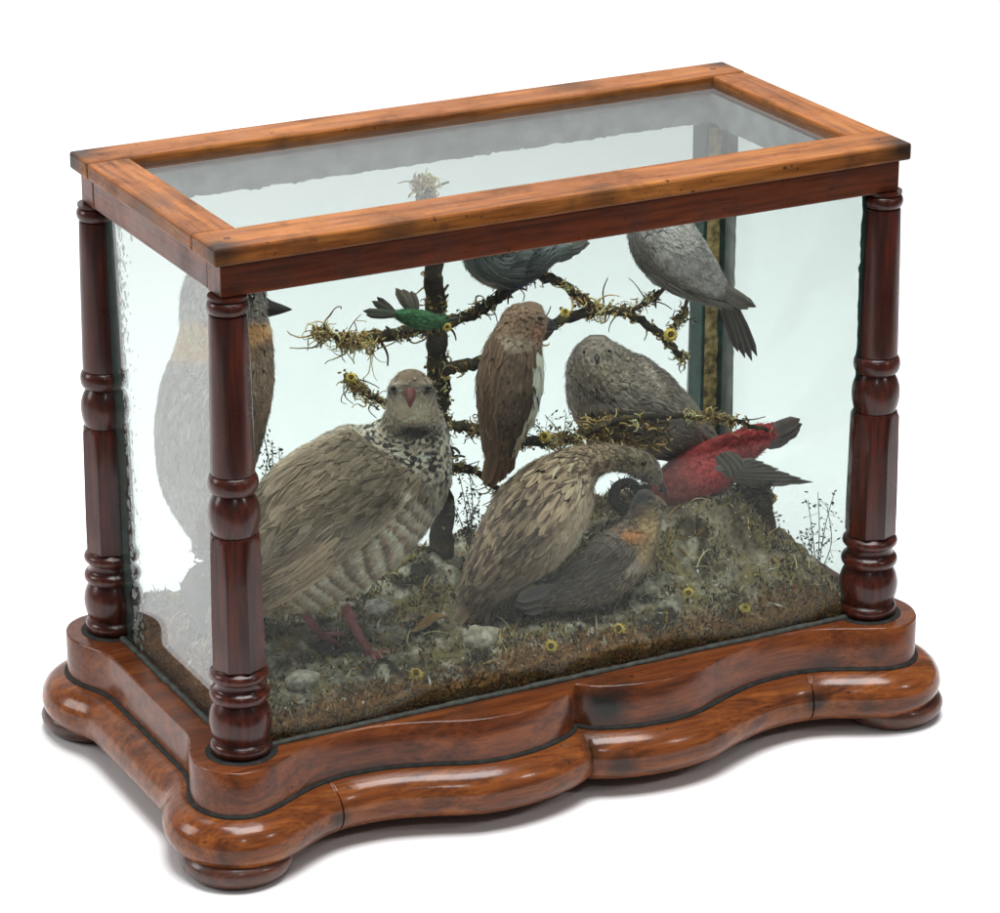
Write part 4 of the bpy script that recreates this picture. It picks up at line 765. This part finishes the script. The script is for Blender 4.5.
sprig('small leafy sprig along the low branch left of the dove', (560, 446), [(530, 420), (545, 415), (566, 412), (582, 425), (520, 432), (575, 418)], .125, 20, .0017, DKS+[(.12, .09, .03), (.2, .15, .05)])
# fluffy mossy clump under the dove
mb = MB(); p0 = at(612, 452, y=.14); t = thing('lichen_clump', 'olive and yellow lichen clump hanging on the branch under the dove', 'lichen', (p0[0], p0[1], p0[2]-.02))
for i in range(260):
    px, py = 580+RS.rand()*90, 418+RS.rand()*30; curl(mb, at(px, py, y=.118+RS.rand()*.03), RS.randn(3), .008+.008*RS.rand(), .0007+.0006*RS.rand(), LICH[RS.randint(4)]*.7, 6, 1)
mb.build('strand_mass', m_moss, t, cols=True)
# curled dark fern between the wader's neck and the brambling
mb = MB(); a = np.linspace(0, 1, 30); cxy = []
for v in a:
    ang = math.radians(-20+v*430); rr = 20*(1-v*.62); cxy.append((626+rr*math.cos(ang)*1.0+4*v, 494+rr*math.sin(ang)*.95))
P = np.array([at(x, y, y=.071) for x, y in cxy]); mb.tube(P, np.linspace(.0055, .0035, 30), 7, np.tile(np.array((.018, .018, .016)), (30, 1)))
for k in range(0, 30):
    for _ in range(7): curl(mb, P[k], RS.randn(3), .008, .0007, np.array((.03, .028, .022)), 4, .6)
tag(mb.build('curled_fern', m_moss, cols=True), 'black curled fern frond in the crook of the neck of the wader', 'fern')
# dead leaf and stones
def stone(label, px, py, r, col, seed):
    Yq = ground_y(px, py); c = at(px, py, y=Yq); q = r*mpp(c); mb = MB(); mb.ball((0, 0, 0), 1, n=20, m=14); V = np.vstack(mb.V); n_ = np.array([1+.28*fbm(v[0]+seed, v[1], v[2], 1.3, 4) for v in V])[:, None]; V = V*n_*np.array((q, q*.8, q*.6))+c+[0, 0, q*.1]
    k = np.array([np.array(col)*(1+.6*fbm(v[0]*90, v[1]*90, v[2]*90, 2, 3)) for v in V]); tag(part('stone', V, mb.F, m_ground, cols=k), label, 'stone')
stone('pale blue grey stone just behind the red legs of the partridge', 378, 612, 17, (.19, .20, .19), 3)
stone('flat whitish stone in front of the feet of the wader', 480, 640, 20, (.22, .22, .19), 8)
stone('small crusted grey stone by the front left column', 303, 682, 17, (.22, .23, .20), 12)
p = at(430, 630, y=ground_y(430, 630)); mb = MB(); V = []; K = []
for i in range(9):
    for j in range(5):
        u = i/8-.5; v = (j/4-.5)*math.cos(u*math.pi)*.9; q = p+np.array((u*.035, v*.016, .004+.006*abs(v)*2+.004*math.sin(u*5))); V.append(q); K.append(np.array((.15, .10, .045))*(.8+.4*RS.rand()-.4*(j == 2)))
tag(part('dead_leaf', V, [(i*5+j, i*5+j+1, i*5+j+6, i*5+j+5) for i in range(8) for j in range(4)], m_moss, cols=np.array(K)), 'curled brown dead leaf on the ground between the partridge and the wader', 'leaf')
# perch of the tall bird
p = at(214, 557, y=.15); pz = gh(p[0], p[1]); mb = MB(); n = 10
P = np.array([(p[0]+.004*math.sin(i), p[1]+.003*math.cos(i*1.3), pz-.003+(p[2]+.000-pz+.003)*i/(n-1)) for i in range(n)]); mb.tube(P, np.linspace(.024, .019, n), 12, np.tile(np.array((.13, .12, .09)), (n, 1)), lump=.3)
for i in range(150):
    k = RS.randint(n); a = RS.rand()*6.28; curl(mb, P[k]+np.array((math.cos(a), math.sin(a), 0))*.019, (math.cos(a), math.sin(a), .3), .008, .0008, LICH[RS.randint(4)]*.7, 4, 1)
tag(mb.build('stump', m_bark, cols=True), 'short mossy stump under the tall pale bird at the left', 'stump')
# ------------------------------------------------------------------ light: softboxes over a white sweep
w = bpy.data.worlds.new('World'); scn.world = w; w.use_nodes = True; bg = w.node_tree.nodes['Background']; bg.inputs[0].default_value = (.92, .96, 1, 1); bg.inputs[1].default_value = .12
def area(name, loc, target, sx, sy, power, col=(1, 1, 1)):
    l = bpy.data.lights.new(name, 'AREA'); l.shape = 'RECTANGLE'; l.size = sx; l.size_y = sy; l.energy = power; l.color = col
    o = bpy.data.objects.new(name, l); COL.objects.link(o); o.location = loc; o.rotation_euler = (Vector(target)-Vector(loc)).to_track_quat('-Z', 'Y').to_euler(); return o
area('overhead_softbox', (.25, -.22, 2.5), (.28, .08, 0), 1.6, 1.4, 124)
area('backdrop_softbox', (.9, 2.1, 3.4), (1.1, 3.6, 0.3), 4.0, 1.4, 74)
area('left_softbox', (-2.3, 1.4, 1.5), (-.9, 1.3, 0), 1.0, 1.4, 40)
area('right_softbox', (1.5, -1.8, 1.7), (.3, 0, .1), .30, .30, 7)
area('front_softbox', (-.6, -2.1, 2.0), (.2, 0, .1), .26, .26, 6)
vs = scn.view_settings; vs.view_transform = 'Standard'; vs.look = 'None'; vs.exposure = 0; vs.gamma = 1; vs.use_curve_mapping = False
cy = scn.cycles; cy.max_bounces = 10; cy.transparent_max_bounces = 32; cy.diffuse_bounces = 4; cy.glossy_bounces = 4; cy.use_denoising = True; cy.sample_clamp_indirect = 6; cy.caustics_reflective = False; cy.caustics_refractive = False
